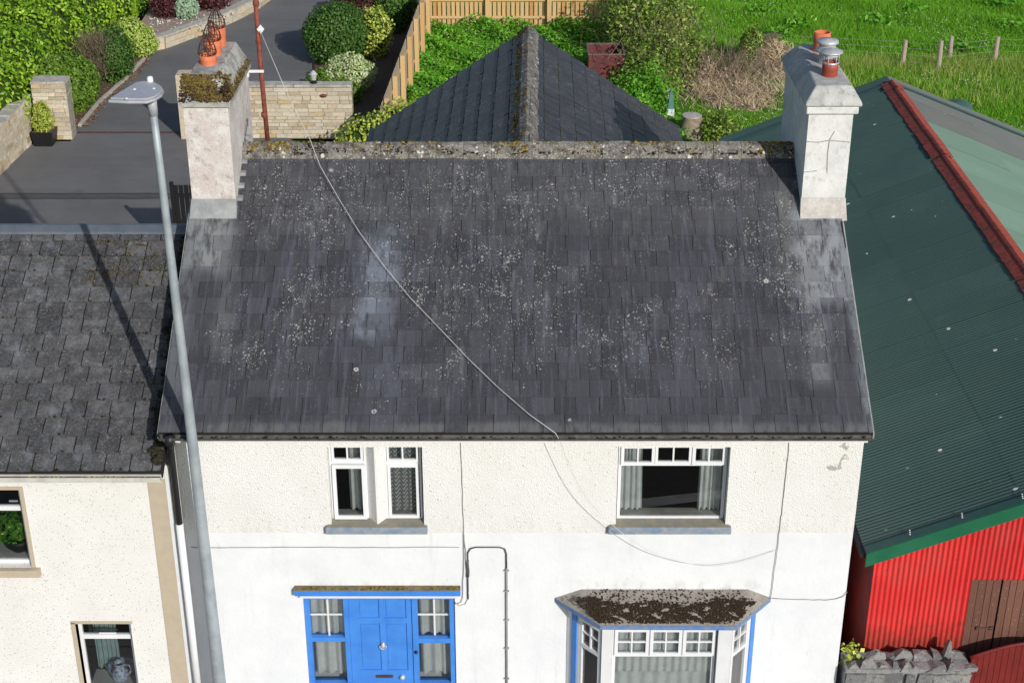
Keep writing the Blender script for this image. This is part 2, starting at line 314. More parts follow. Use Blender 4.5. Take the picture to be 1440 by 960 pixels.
leaf_mat('moss_gold', [(0, (.08, .052, .012)), (.5, (.16, .115, .025)), (1, (.28, .22, .06))], .95, trans=0)
leaf_mat('moss_black', [(0, (.012, .011, .007)), (1, (.035, .032, .016))], .95, trans=0)
m = Mat('core', 1, 0, 0); m.color((.035, .06, .012)); MT['core'] = m.m
# glass: clear pane with fresnel reflection
g = bpy.data.materials.new('glass'); g.use_nodes = True; nt = g.node_tree; nt.nodes.remove(nt.nodes['Principled BSDF'])
fr = nt.nodes.new('ShaderNodeFresnel'); fr.inputs[0].default_value = 1.55; tp = nt.nodes.new('ShaderNodeBsdfTransparent'); tp.inputs[0].default_value = (.80, .84, .84, 1)
gl = nt.nodes.new('ShaderNodeBsdfGlossy'); gl.inputs['Roughness'].default_value = .01; mx = nt.nodes.new('ShaderNodeMixShader')
mul = nt.nodes.new('ShaderNodeMath'); mul.operation = 'MULTIPLY'; mul.inputs[1].default_value = 2.2
nt.links.new(fr.outputs[0], mul.inputs[0]); nt.links.new(mul.outputs[0], mx.inputs[0]); nt.links.new(tp.outputs[0], mx.inputs[1]); nt.links.new(gl.outputs[0], mx.inputs[2]); nt.links.new(mx.outputs[0], nt.nodes['Material Output'].inputs[0]); MT['glass'] = g
m = Mat('lace', .9); q = m.xyz()
w1 = m.math('SINE', m.math('ADD', m.math('MULTIPLY', q[2], 95), m.math('MULTIPLY', m.math('SINE', m.math('MULTIPLY', q[0], 62)), 2.4)))
m.color(m.mix(m.rng(w1, .0, .6), (.20, .20, .205), (.52, .53, .54))); MT['lace'] = m.m

# ------------------------------------------------------------------ geometry helper
class MB:
    def __init__(s): s.v = []; s.f = []
    def add(s, vs, fs):
        o = len(s.v); s.v += [tuple(p) for p in vs]; s.f += [tuple(i + o for i in f) for f in fs]; return s
    def box(s, x0, x1, y0, y1, z0, z1):
        return s.add([(x0, y0, z0), (x1, y0, z0), (x1, y1, z0), (x0, y1, z0), (x0, y0, z1), (x1, y0, z1), (x1, y1, z1), (x0, y1, z1)],
                     [(3, 2, 1, 0), (4, 5, 6, 7), (0, 1, 5, 4), (1, 2, 6, 5), (2, 3, 7, 6), (3, 0, 4, 7)])
    def prism(s, poly, vec):
        """poly: list of 3D points (a planar outline), pushed along vec"""
        n = len(poly); v = Vector(vec); a = [Vector(p) for p in poly]
        nn = Vector((0, 0, 0))
        for i in range(n): nn += a[i].cross(a[(i + 1) % n])
        if nn.dot(v) > 0: a = a[::-1]
        return s.add(a + [p + v for p in a], [tuple(range(n)), tuple(range(2 * n - 1, n - 1, -1))] + [(i + n, (i + 1) % n + n, (i + 1) % n, i) for i in range(n)])
    def tube(s, pts, r, n=8, cap=True):
        pts = [Vector(p) for p in pts]; rs = r if isinstance(r, (list, tuple)) else [r] * len(pts); o = len(s.v); ref = None
        for i, p in enumerate(pts):
            d = (pts[min(i + 1, len(pts) - 1)] - pts[max(i - 1, 0)]).normalized()
            if ref is None: ref = d.orthogonal().normalized()
            ref = (ref - d * ref.dot(d)).normalized(); b = d.cross(ref)
            for k in range(n):
                a = 2 * math.pi * k / n; s.v.append(tuple(p + (ref * math.cos(a) + b * math.sin(a)) * rs[i]))
        for i in range(len(pts) - 1):
            for k in range(n): s.f.append((o + i * n + k, o + i * n + (k + 1) % n, o + (i + 1) * n + (k + 1) % n, o + (i + 1) * n + k))
        if cap: s.f.append(tuple(o + k for k in range(n))[::-1]); s.f.append(tuple(o + (len(pts) - 1) * n + k for k in range(n)))
        return s
    def lathe(s, c, prof, n=20, caps=False):
        o = len(s.v)
        for (r, z) in prof:
            for k in range(n): a = 2 * math.pi * k / n; s.v.append((c[0] + r * math.cos(a), c[1] + r * math.sin(a), c[2] + z))
        for i in range(len(prof) - 1):
            for k in range(n): s.f.append((o + i * n + k, o + i * n + (k + 1) % n, o + (i + 1) * n + (k + 1) % n, o + (i + 1) * n + k))
        if caps: s.f.append(tuple(o + k for k in range(n))[::-1]); s.f.append(tuple(o + (len(prof) - 1) * n + k for k in range(n)))
        return s
    def mesh(s, name, mat, smooth=False):
        me = bpy.data.meshes.new(name); me.from_pydata(s.v, [], s.f); me.update()
        me.materials.append(MT[mat] if isinstance(mat, str) else mat)
        if smooth: me.polygons.foreach_set('use_smooth', [True] * len(me.polygons))
        return me

LOC = {}
def link(name, me, parent=None):
    o = bpy.data.objects.new(name, me); COL.objects.link(o)
    if parent is not None:
        o.parent = parent
        if parent.name in LOC: o.matrix_parent_inverse = Matrix.Translation(-LOC[parent.name])
    return o
def ob(name, mb, mat, parent=None, smooth=False, **props):
    o = link(name, mb.mesh(name, mat, smooth), parent)
    for k, v in props.items(): o[k] = v
    return o
def tag(o, label, cat, group=None):
    o['label'] = label; o['category'] = cat
    if group: o['group'] = group
    return o
def thing(name, loc, label, cat, group=None):
    e = bpy.data.objects.new(name, None); COL.objects.link(e); e.location = loc; e.empty_display_size = .2
    LOC[e.name] = Vector(loc); return tag(e, label, cat, group)
def bevel(o, w=.01, seg=2):
    md = o.modifiers.new('bevel', 'BEVEL'); md.width = w; md.segments = seg; md.limit_method = 'ANGLE'; return o
def np_mesh(name, V, F, mat, smooth=False):
    """V (n,3), F (m,k) all k-gons"""
    me = bpy.data.meshes.new(name); me.vertices.add(len(V)); me.vertices.foreach_set('co', np.asarray(V, np.float32).ravel())
    m, k = F.shape; me.loops.add(m * k); me.loops.foreach_set('vertex_index', F.astype(np.int32).ravel())
    me.polygons.add(m); me.polygons.foreach_set('loop_start', np.arange(0, m * k, k, dtype=np.int32)); me.polygons.foreach_set('loop_total', np.full(m, k, np.int32))
    if smooth: me.polygons.foreach_set('use_smooth', np.ones(m, bool))
    me.update(calc_edges=True); me.materials.append(MT[mat]); return me
def unit(a): return a / np.maximum(np.linalg.norm(a, axis=1, keepdims=True), 1e-9)
def leaf_mesh(name, P, N, size, mat, spread=.7, aspect=.55, up=.0):
    n = len(P); N = unit(N + rng.normal(0, spread, (n, 3)) + np.array([0, 0, up]))
    T = unit(np.cross(N, rng.normal(0, 1, (n, 3)))); B = np.cross(N, T); s = size * rng.uniform(.6, 1.3, (n, 1))
    fold = N * s * .18
    V = np.stack([P - T * s, P + B * s * aspect + fold, P + T * s, P - B * s * aspect + fold], 1).reshape(-1, 3)
    return np_mesh(name, V, np.arange(4 * n).reshape(n, 4), mat)
def blade_mesh(name, P, h, w, mat, lean=.5):
    n = len(P); a = rng.uniform(0, 2 * np.pi, n); d = np.stack([np.cos(a), np.sin(a), np.zeros(n)], 1); hh = (h * rng.uniform(.5, 1.3, n))[:, None]
    tip = P + np.array([0, 0, 1.]) * hh + rng.normal(0, lean, (n, 3)) * hh * np.array([1, 1, .15])
    V = np.stack([P - d * w, P + d * w, tip], 1).reshape(-1, 3)
    return np_mesh(name, V, np.arange(3 * n).reshape(n, 3), mat)
ICO_V = []; t_ = (1 + 5 ** .5) / 2
for q in ((-1, t_, 0), (1, t_, 0), (-1, -t_, 0), (1, -t_, 0), (0, -1, t_), (0, 1, t_), (0, -1, -t_), (0, 1, -t_), (t_, 0, -1), (t_, 0, 1), (-t_, 0, -1), (-t_, 0, 1)): ICO_V.append(q)
ICO_V = np.array(ICO_V) / np.linalg.norm(ICO_V[0])
ICO_F = np.array([(0, 11, 5), (0, 5, 1), (0, 1, 7), (0, 7, 10), (0, 10, 11), (1, 5, 9), (5, 11, 4), (11, 10, 2), (10, 7, 6), (7, 1, 8), (3, 9, 4), (3, 4, 2), (3, 2, 6), (3, 6, 8), (3, 8, 9), (4, 9, 5), (2, 4, 11), (6, 2, 10), (8, 6, 7), (9, 8, 1)])
def blob_mesh(name, P, r, mat, flat=.6):
    n = len(P); rr = (np.asarray(r) * rng.uniform(.5, 1.3, n))[:, None, None]
    V = ICO_V[None] * rr * rng.uniform(.7, 1.25, (n, 12, 1)) * np.array([1, 1, flat]) + P[:, None]
    F = (ICO_F[None] + (np.arange(n) * 12)[:, None, None]).reshape(-1, 3)
    return np_mesh(name, V.reshape(-1, 3), F, mat, True)
def lobes_points(lobes, n, shell=(.82, 1.06), lump=.10):
    """points over the outside of a set of ellipsoids (centre, radii), none buried deep in another"""
    C = np.array([l[0] for l in lobes], float); Rr = np.array([l[1] for l in lobes], float)
    area = (Rr[:, 0] * Rr[:, 1] + Rr[:, 0] * Rr[:, 2] + Rr[:, 1] * Rr[:, 2]); k = rng.choice(len(lobes), int(n * 1.7), p=area / area.sum())
    u = unit(rng.normal(0, 1, (len(k), 3))); s = rng.uniform(*shell, (len(k), 1)) + lump * np.sin(u * 7 + k[:, None]).sum(1, keepdims=True) / 2
    P = C[k] + u * Rr[k] * s; N = unit(u / Rr[k]); ok = P[:, 2] > .03
    for i in range(len(lobes)):
        d = (((P - C[i]) / Rr[i]) ** 2).sum(1); ok &= ~((d < .68) & (k != i))
    P, N = P[ok][:n], N[ok][:n]; return P, N
def core_mesh(name, lobes, mat='core', f=.84):
    V = []; F = []; b = MB()
    for c, r in lobes:
        b.lathe((0, 0, 0), [], 4) if False else None
        o = len(b.v); nu, nv = 12, 7
        for j in range(nv + 1):
            ph = math.pi * j / nv - math.pi / 2
            for i in range(nu):
                th = 2 * math.pi * i / nu; b.v.append((c[0] + r[0] * f * math.cos(ph) * math.cos(th), c[1] + r[1] * f * math.cos(ph) * math.sin(th), max(.0, c[2] + r[2] * f * math.sin(ph))))
        for j in range(nv):
            for i in range(nu): b.f.append((o + j * nu + i, o + j * nu + (i + 1) % nu, o + (j + 1) * nu + (i + 1) % nu, o + (j + 1) * nu + i))
    return b.mesh(name, mat, True)
def shrub(name, lobes, n, size, mat, label, cat='shrub', group=None, spread=.7, aspect=.55, shell=(.82, 1.06), lump=.1, core=True, up=.15, f=.84):
    c = lobes[0][0]; t = thing(name, (c[0], c[1], 0), label, cat, group)
    P, N = lobes_points(lobes, n, shell, lump)
    link('foliage', leaf_mesh('foliage', P, N, size, mat, spread, aspect, up), t)
    if core: link('branches', core_mesh('branches', lobes, f=f), t)
    return t
def put_individual(name, me, parent, M):
    o = link(name, me, parent); o.matrix_basis = M if parent.type == 'MESH' else M
    return o

# ------------------------------------------------------------------ slates
CAMP = Vector(cam.location)
def slate_unit(w, L, th, seed, chip=.0):
    r = random.Random(seed); b = MB(); c1, c2 = r.uniform(0, chip), r.uniform(0, chip)
    out = [(-w / 2 + c1, 0), (w / 2 - c2, 0 + r.uniform(-.004, .004)), (w / 2, c2 * .8 + .001), (w / 2, L), (-w / 2, L), (-w / 2, c1 * .8 + .001)]
    b.prism([(x, y, 0) for x, y in out], (0, 0, th)); return b
def slate_roof(parent, org, u, v, U, V, gauge, width, th, mat, limit=300, jit=.004, lift=1.0, chip=.01, seed=1, over=1.22, wvar=.0, gap=.006):
    """courses of slates from the eave: org = eave corner, u along the eave, v up the slope"""
    u, v = Vector(u).normalized(), Vector(v).normalized(); n = u.cross(v); r = random.Random(seed); L = gauge * over; n_c = int(round(V / gauge)); gauge = V / n_c
    units = [slate_unit(width, L, th, seed * 31 + k, chip) for k in range(6)]; tilt = math.atan2(th * 1.25 * lift, gauge); todo = []
    for c in range(n_c):
        x = -width * (.5 if c % 2 else 0) - r.uniform(0, .05)
        while x < U:
            w = width * (1 + r.uniform(-wvar, wvar)); a, bb = max(x, 0), min(x + w, U); x += w
            if bb - a < .05: continue
            tl = tilt + r.uniform(-.006, .010) * lift; yv = c * gauge + r.uniform(-jit, jit); roll = r.uniform(-.008, .008) * lift
            cu = u * (a + bb) / 2 + v * yv + n * (th * .6 * lift + .004 + r.uniform(0, .003) * lift)
            vx = (u + n * roll).normalized(); vy = (v - n * math.sin(tl) + u * r.uniform(-.01, .01) * lift).normalized(); vz = vx.cross(vy).normalized(); vx = vy.cross(vz)
            sx = (bb - a - gap) / width
            M = Matrix(((vx.x * sx, vy.x, vz.x, org[0] + cu.x), (vx.y * sx, vy.y, vz.y, org[1] + cu.y), (vx.z * sx, vy.z, vz.z, org[2] + cu.z), (0, 0, 0, 1)))
            todo.append(((M.translation - CAMP).length, r.randrange(6), M))
    todo.sort(key=lambda q: q[0]); meshes = [q.mesh('slate', mat) for q in units]; edge = 'slate_edge' if mat == 'slate_main' else 'slate_edge_dark'
    for me in meshes: me.materials.append(MT[edge]); me.polygons[2].material_index = 1
    for _, k, M in todo[:limit]: put_individual('slate', meshes[k], parent, M)
    if len(todo) > limit:
        b = MB()
        for _, k, M in todo[limit:]: b.add([M @ Vector(p) for p in units[k].v], units[k].f)
        ob('slates', b, mat, parent, kind='stuff')

# ------------------------------------------------------------------ walls with openings
def wall_cells(x0, x1, z0, z1, y0, y1, ops):
    b = MB(); xs = sorted({x0, x1, *[o[0] for o in ops], *[o[1] for o in ops]}); zs = sorted({z0, z1, *[o[2] for o in ops], *[o[3] for o in ops]})
    xs = [x for x in xs if x0 <= x <= x1]; zs = [z for z in zs if z0 <= z <= z1]
    inside = lambda x, z: any(o[0] < x < o[1] and o[2] < z < o[3] for o in ops)
    solid = {(i, j): not inside((xs[i] + xs[i + 1]) / 2, (zs[j] + zs[j + 1]) / 2) for i in range(len(xs) - 1) for j in range(len(zs) - 1)}
    for (i, j), s in solid.items():
        if not s: continue
        X0, X1, Z0, Z1 = xs[i], xs[i + 1], zs[j], zs[j + 1]; q = [(X0, y0, Z0), (X1, y0, Z0), (X1, y0, Z1), (X0, y0, Z1), (X0, y1, Z0), (X1, y1, Z0), (X1, y1, Z1), (X0, y1, Z1)]
        f = [(0, 1, 2, 3), (5, 4, 7, 6)]
        for (di, dj), ff in {(-1, 0): (4, 0, 3, 7), (1, 0): (1, 5, 6, 2), (0, -1): (4, 5, 1, 0), (0, 1): (3, 2, 6, 7)}.items():
            if not solid.get((i + di, j + dj), False): f.append(ff)
        b.add(q, f)
    return b
def frame(b, x0, x1, z0, z1, y0, y1, w):
    b.box(x0, x1, y0, y1, z0, z0 + w); b.box(x0, x1, y0, y1, z1 - w, z1); b.box(x0, x0 + w, y0, y1, z0 + w, z1 - w); b.box(x1 - w, x1, y0, y1, z0 + w, z1 - w)
def pane(par, x0, x1, z0, z1, y):
    b = MB(); b.add([(x0, y, z0), (x1, y, z0), (x1, y, z1), (x0, y, z1)], [(0, 1, 2, 3)]); return ob('pane', b, 'glass', par)
def curtain(par, x0, x1, z0, z1, y, mat='curtain', folds=6, amp=.03, taper=0., name='curtain'):
    b = MB(); nx = folds * 8; nz = 6; ph = random.uniform(0, 6)
    for j in range(nz + 1):
        t = j / nz
        for i in range(nx + 1):
            s = i / nx; X1 = x1 + taper * t
            b.v.append((x0 + (X1 - x0) * s, y + amp * math.sin(s * folds * 2 * math.pi + ph + .5 * math.sin(s * 9)) * (.6 + .4 * t), z1 + (z0 - z1) * t))
    for j in range(nz):
        for i in range(nx): k = j * (nx + 1) + i; b.f.append((k, k + 1, k + nx + 2, k + nx + 1))
    return ob(name, b, mat, par, True)

# ================================================================== SETTING
def sheet(name, poly, z, mat):
    b = MB(); b.add([(x, y, z) for x, y in poly], [tuple(range(len(poly)))]); o = ob(name, b, mat); o['kind'] = 'structure'; return o
sheet('ground', [(-400, -400), (400, -400), (400, 400), (-400, 400)], -.14, 'grass_soil')
b = MB(); b.box(-40, 40, -1.9, -1.75, -.13, .012); b.box(-40, 40, -8.9, -8.75, -.13, .012); o = ob('kerb', b, 'paving'); o['kind'] = 'structure'
sheet('pavement', [(-40, -1.76), (40, -1.76), (40, 8), (-40, 8)], 0, 'paving')
sheet('road', [(-40, -8.8), (40, -8.8), (40, -1.85), (-40, -1.85)], -.12, 'road')
sheet('reflection_strip', [(-6, -4.6), (11.5, -8.1), (11.5, -7.8), (-6, -4.3)], -.116, 'line_white')  # added pale strip out of view, for a kerb reflection in the window
sheet('opposite_pavement', [(-40, -14), (40, -14), (40, -8.89), (-40, -8.89)], 0, 'paving')
sheet('yard', [(-6.6, 8), (12, 8), (12, 20), (4.4, 21), (-3.7, 22), (-6.6, 26.2)], -.004, 'yard')
sheet('driveway', [(-15.2, 8), (-6.6, 8), (-6.6, 26.2), (-4.7, 26.2), (-4.7, 30), (-6.6, 32.3), (-7.2, 36.3), (-6.3, 41.5), (-5.5, 60), (-9, 60), (-9.9, 40.8), (-11.2, 37.7), (-12.6, 35.5), (-12.75, 34.5), (-13.25, 27.6), (-13.1, 26), (-14.3, 25.9), (-14.6, 22), (-15.2, 18)], 0, 'tarmac')
sheet('drain_strip', [(-14.6, 21.4), (-7, 21.4), (-7, 21.75), (-14.6, 21.75)], .004, 'drain_strip')
sheet('drain_channel', [(-13.1, 26.7), (-7, 26.7), (-7, 26.86), (-13.1, 26.86)], .004, 'red_channel')
for xa in (0,):
    b = MB()
    for y0 in (21.40, 21.76):
        pts = [(-14.6 + i * .3, y0 + random.uniform(-.015, .015)) for i in range(27)]
        for (xa_, ya), (xb, yb) in zip(pts, pts[1:]): b.add([(xa_, ya - .02, .008), (xb, yb - .02, .008), (xb, yb + .02, .008), (xa_, ya + .02, .008)], [(0, 1, 2, 3)])
    o = ob('tarmac_joint', b, 'black_metal'); o['kind'] = 'structure'
sheet('field', [(-3.6, 20.4), (60, 20.4), (60, 140), (-5.5, 140), (-3.1, 38.5)], -.002, 'grass_soil')
sheet('planting_bed', [(-14.4, 21.8), (-14.4, 26.2), (-13.2, 26.5), (-13.25, 27.6), (-12.75, 34.5), (-12.6, 35.5), (-11.2, 37.7), (-9.9, 40.8), (-9, 60), (-60, 60), (-60, 21.8)], .02, 'soil')
sheet('shrub_bed', [(-6.6, 27), (-3.8, 27), (-3.1, 38.5), (-3.4, 60), (-5.5, 60), (-6.3, 41.5), (-7.0, 36.3), (-6.6, 32.3)], .012, 'soil')
b = MB(); P = [(-12.5, 35.9), (-11.2, 37.9), (-9.95, 41), (-9.2, 50), (-14, 50), (-13.4, 37)]
b.prism([(x, y, 0) for x, y in P], (0, 0, .42)); o = ob('raised_bed', b, 'pale_gravel'); o['kind'] = 'structure'
b = MB()
path = [(-13.15, 27.3), (-13.1, 29.5), (-12.8, 32), (-12.65, 34.3)]
pts = []
for _ in range(900):
    i = random.randrange(3); t = random.random(); x = path[i][0] * (1 - t) + path[i + 1][0] * t; y = path[i][1] * (1 - t) + path[i + 1][1] * t
    pts.append((x + random.gauss(.02, .14), y, .03))
pp = np.array(pts); o = link('leaf_litter', leaf_mesh('leaf_litter', pp, np.tile([0, 0, 1.], (len(pp), 1)), .05, 'leaf_litter', .3)); o['kind'] = 'stuff'; tag(o, 'brown fallen leaves lying along the drive edge below the hedge', 'leaf litter')
b = MB()
for i in range(3):
    a, c = Vector((*path[i], 0)), Vector((*path[i + 1], 0)); d = (c - a).normalized(); s = Vector((-d.y, d.x, 0)) * .05
    b.prism([a - s, c - s, c + s, a + s], (0, 0, .09))
o = ob('bed_edging', b, 'coping_pale'); o['kind'] = 'structure'

# ================================================================== MAIN HOUSE
HX0, HX1, YB, ZE = -4.62, 4.72, 7.8, 5.08
house = thing('house', (0, 4, 0), 'white and cream house with bay window, blue door and big dark slate roof', 'house')
OPU = [(-2.49, -1.21, 3.66, 4.90), (1.43, 2.94, 3.66, 4.90)]; OPL = [(-2.96, -.81, -.01, 2.45), (.98, 3.28, .45, 2.40)]
ob('upper_wall', wall_cells(HX0, HX1, 3.53, 5.16, -.012, .3, OPU), 'dash_cream', house, label='cream pebbledashed upper storey')
ob('lower_wall', wall_cells(HX0, HX1, 3.30, 3.527, -.004, .3, []), 'plaster_white', house, label='smooth white band under the pebbledash')
ob('lower_wall', wall_cells(HX0, HX1, 0, 3.298, 0, .3, OPL), 'plaster_white', house, label='smooth white painted lower storey')
for x in (HX0, HX1 - .3):
    b = MB(); b.prism([(x, .301, 0), (x, YB, 0), (x, YB, 5.16), (x, 3.9, 7.56), (x, .301, 5.46)], (.3, 0, 0)); ob('gable_wall', b, 'plaster_white', house)
b = MB(); b.box(HX0 + .3, HX1 - .3, YB - .3, YB, 0, 5.16); ob('rear_wall', b, 'plaster_white', house)
b = MB(); b.box(HX0 + .3, HX1 - .3, .302, YB - .3, 2.75, 2.95); ob('upper_floor', b, 'room_dark', house)
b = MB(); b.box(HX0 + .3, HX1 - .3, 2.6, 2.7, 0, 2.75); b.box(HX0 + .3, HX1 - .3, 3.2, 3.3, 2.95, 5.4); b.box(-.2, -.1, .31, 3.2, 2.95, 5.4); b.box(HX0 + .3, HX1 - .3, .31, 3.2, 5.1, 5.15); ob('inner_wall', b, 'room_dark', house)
# roof
PT = R_(30); SL = 4.2 / math.cos(PT); vf = Vector((0, math.cos(PT), math.sin(PT))); nf = Vector((0, -math.sin(PT), math.cos(PT)))
b = MB()
b.prism([(-4.65, -.28, 5.30), (-4.65, 3.9, 7.715), (-4.65, 3.9, 7.60), (-4.65, -.28, 5.18)], (9.4, 0, 0))
b.prism([(-4.65, 8.08, 5.30), (-4.65, 3.9, 7.715), (-4.65, 3.9, 7.60), (-4.65, 8.08, 5.18)], (9.4, 0, 0))
roof = ob('roof', b, 'slate_edge_dark', house)
slate_roof(roof, (-4.65, -.31, 5.295), (1, 0, 0), vf, 9.40, SL + .0, .267, .305, .008, 'slate_main', 300, .003, .8, .006, 3, wvar=.12)
slate_roof(roof, (4.75, 8.11, 5.295), (-1, 0, 0), (0, -math.cos(PT), math.sin(PT)), 9.40, SL, .267, .305, .008, 'slate_main', 0, .003, .8, .006, 4)
for k in range(20):
    x0 = -3.99 + k * .41; dz = random.uniform(-.012, .012); b = MB(); x1 = x0 + .405
    if x1 > 4.2: x1 = 4.2
    prof = [(3.70, 7.62), (3.73, 7.725), (3.83, 7.80), (3.9, 7.825), (3.97, 7.80), (4.06, 7.74), (4.10, 7.63)]
    b.prism([(x0, y + random.uniform(-.008, .008), z + dz) for y, z in prof], (x1 - x0, 0, random.uniform(-.006, .006))); ob('ridge_tile', b, 'ridge', roof)
b = MB(); b.box(-4.0, 4.2, 3.735, 4.06, 7.62, 7.69); ob('ridge_bedding', b, 'ridge', roof)
x = rng.uniform(-3.95, 4.15, 3000); yy = rng.uniform(3.70, 4.0, 3000); k_ = np.sin(x * 6) + np.sin(x * 17 + yy * 20) + rng.normal(0, .8, 3000) > .3
o = link('moss', blob_mesh('moss', np.stack([x, yy, 7.815 - np.abs(yy - 3.9) * .55], 1)[k_], np.full(k_.sum(), .020), 'moss_dark', .6), roof); o['kind'] = 'stuff'
P = []
for x0, x1, n in ((-3.9, -3.3, 90), (-2.4, -1.0, 60), (-.2, .9, 110), (.9, 3.0, 90), (-3.9, 4.1, 70), (3.4, 4.15, 90)):
    x = rng.uniform(x0, x1, n); yy = np.clip(rng.normal(3.88, .07, n), 3.74, 4.02); P.append(np.stack([x, yy, 7.82 - np.abs(yy - 3.9) * .55], 1))
ob_ = link('moss', blob_mesh('moss', np.concatenate(P), np.full(sum(len(q) for q in P), .032), 'moss_gold', .55), roof); ob_['kind'] = 'stuff'
for x in (-4.672, 4.752):
    b = MB(); b.prism([(x, -.30, 5.28), (x, 3.9, 7.71), (x, 3.9, 7.63), (x, -.30, 5.20)], (.02, 0, 0)); ob('verge', b, 'cement_fillet', roof)
# gutter
b = MB(); n = 8
for s in range(1):
    prof = [(-.36 + .055 * math.cos(a), 5.262 + .055 * math.sin(a)) for a in [math.pi * (1 + k / n) for k in range(n + 1)]]
    inn = [(-.36 + .047 * math.cos(a), 5.262 + .047 * math.sin(a)) for a in [math.pi * (2 - k / n) for k in range(n + 1)]]
    b.prism([(-4.63, y, z) for y, z in prof + inn], (9.36, 0, 0))
gut = ob('gutter', b, 'gutter_dark', house)
P = np.stack([rng.uniform(-4.5, 4.7, 160), rng.normal(-.36, .02, 160), np.full(160, 5.245)], 1); o = link('moss', blob_mesh('moss', P, np.full(160, .018), 'moss_black', .6), gut); o['kind'] = 'stuff'
b = MB(); b.box(-4.6, 4.7, -.26, -.018, 5.14, 5.158); b.box(-4.6, 4.7, -.285, -.262, 5.13, 5.245); ob('soffit', b, 'white_paint', house)
# downpipe at the junction
b = MB(); b.tube([(-4.50, -.34, 5.20), (-4.53, -.22, 5.06), (-4.56, -.10, 4.96), (-4.565, -.09, 4.8), (-4.565, -.09, 3.72)], .045, 12); dp = ob('downpipe', b, 'pvc_black', house, True, label='black upper downpipe')
b = MB(); b.tube([(-4.565, -.09, 3.73), (-4.565, -.09, 0)], .052, 12); ob('downpipe', b, 'white_pvc', house, True, label='white lower downpipe')
b = MB(); b.tube([(-4.50, -.36, 5.28), (-4.50, -.36, 5.14)], .07, 12); b.tube([(-4.62, -.30, 5.26), (-4.66, -.22, 5.20)], .05, 10); ob('gutter_outlet', b, 'pvc_black', house, True)

# windows upstairs --------------------------------------------------
def sash(w, x0, x1, z0, z1, y, fw=.04, mull=None, open_=0.):
    b = MB(); frame(b, x0, x1, z0, z1, y, y + .05, fw)
    if mull:
        for mx in mull: b.box(mx - .011, mx + .011, y + .004, y + .046, z0 + fw, z1 - fw)
    ob('sash', b, 'white_pvc', w); pane(w, x0 + fw * .6, x1 - fw * .6, z0 + fw * .6, z1 - fw * .6, y + .028)
w = None
WY = .10
def new_window(par, label=None):
    b = MB(); return b
b = MB(); frame(b, -2.485, -1.985, 3.668, 4.895, WY + .02, WY + .07, .028); b.box(-2.457, -2.013, WY + .02, WY + .07, 4.565, 4.60)
w1 = ob('window', b, 'white_pvc', house, label='upper left window, dark room behind half drawn curtain')
sash(w1, -2.45, -2.02, 4.605, 4.86, WY + .005, .035, (-2.235,)); sash(w1, -2.45, -2.00, 3.69, 4.555, WY - .02, .05)
curtain(w1, -2.25, -2.0, 3.72, 4.92, .30, folds=3); b = MB(); b.box(-2.48, -1.98, .172, .34, 3.64, 3.69); ob('inner_sill', b, 'room_white', w1)
b = MB(); frame(b, -1.735, -1.235, 3.668, 4.895, WY + .02, WY + .07, .028); b.box(-1.707, -1.263, WY + .02, WY + .07, 4.545, 4.60)
w2 = ob('window', b, 'white_pvc', house, label='upper window beside it, hung with patterned lace')
sash(w2, -1.70, -1.27, 4.605, 4.86, WY + .005, .03, (-1.485,)); sash(w2, -1.70, -1.275, 3.69, 4.545, WY + .012, .04)
curtain(w2, -1.72, -1.24, 3.74, 4.92, .24, 'lace', 5, .02, name='lace_curtain'); b = MB(); b.box(-1.73, -1.23, .172, .34, 3.64, 3.69); ob('inner_sill', b, 'room_white', w2)
b = MB(); b.prism([(-1.86, -.006, 3.66), (-1.84, -.006, 3.66), (-1.70, .17, 3.66), (-1.70, .30, 3.66), (-2.0, .30, 3.66), (-2.0, .17, 3.66)], (0, 0, 1.238)); ob('mullion', b, 'dash_cream', house)
for (x0, x1, xs) in ((-2.57, -1.165, None), (1.325, 3.02, None)):
    b = MB(); b.box(x0, x1, -.085, 0, 3.545, 3.655); b.box(x0 + .08, x1 - .08, 0, .12, 3.56, 3.662)
    s = bevel(ob('sill', b, 'sill_blue', house), .012, 2)
    b = MB(); b.prism([(x0 + .012, -.076, 3.656), (x1 - .012, -.076, 3.656), (x1 - .085, .118, 3.676), (x0 + .085, .118, 3.676)], (0, 0, .006)); ob('sill_top', b, 'sill_grey', s)
b = MB(); frame(b, 1.45, 2.925, 3.668, 4.895, WY + .02, WY + .07, .04); b.box(1.49, 2.885, WY + .02, WY + .07, 4.53, 4.575); b.box(1.925, 1.955, WY + .02, WY + .07, 4.575, 4.855); b.box(2.42, 2.45, WY + .02, WY + .07, 4.575, 4.855)
w3 = ob('window', b, 'white_pvc', house, label='wide upper right window with three small lights above a big pane')
sash(w3, 1.48, 1.935, 4.56, 4.86, WY - .012, .04, (1.707,)); sash(w3, 1.945, 2.435, 4.565, 4.86, WY + .004, .035, (2.19,)); sash(w3, 2.445, 2.90, 4.56, 4.86, WY - .006, .045, (2.672,))
pane(w3, 1.47, 2.90, 3.70, 4.545, WY + .045)
curtain(w3, 1.48, 1.78, 3.72, 4.92, .30, folds=4, taper=.03); curtain(w3, 2.58, 2.92, 3.72, 4.92, .30, folds=5, taper=0); b = MB(); b.box(1.44, 2.93, .172, .36, 3.64, 3.70); ob('inner_sill', b, 'room_white', w3)

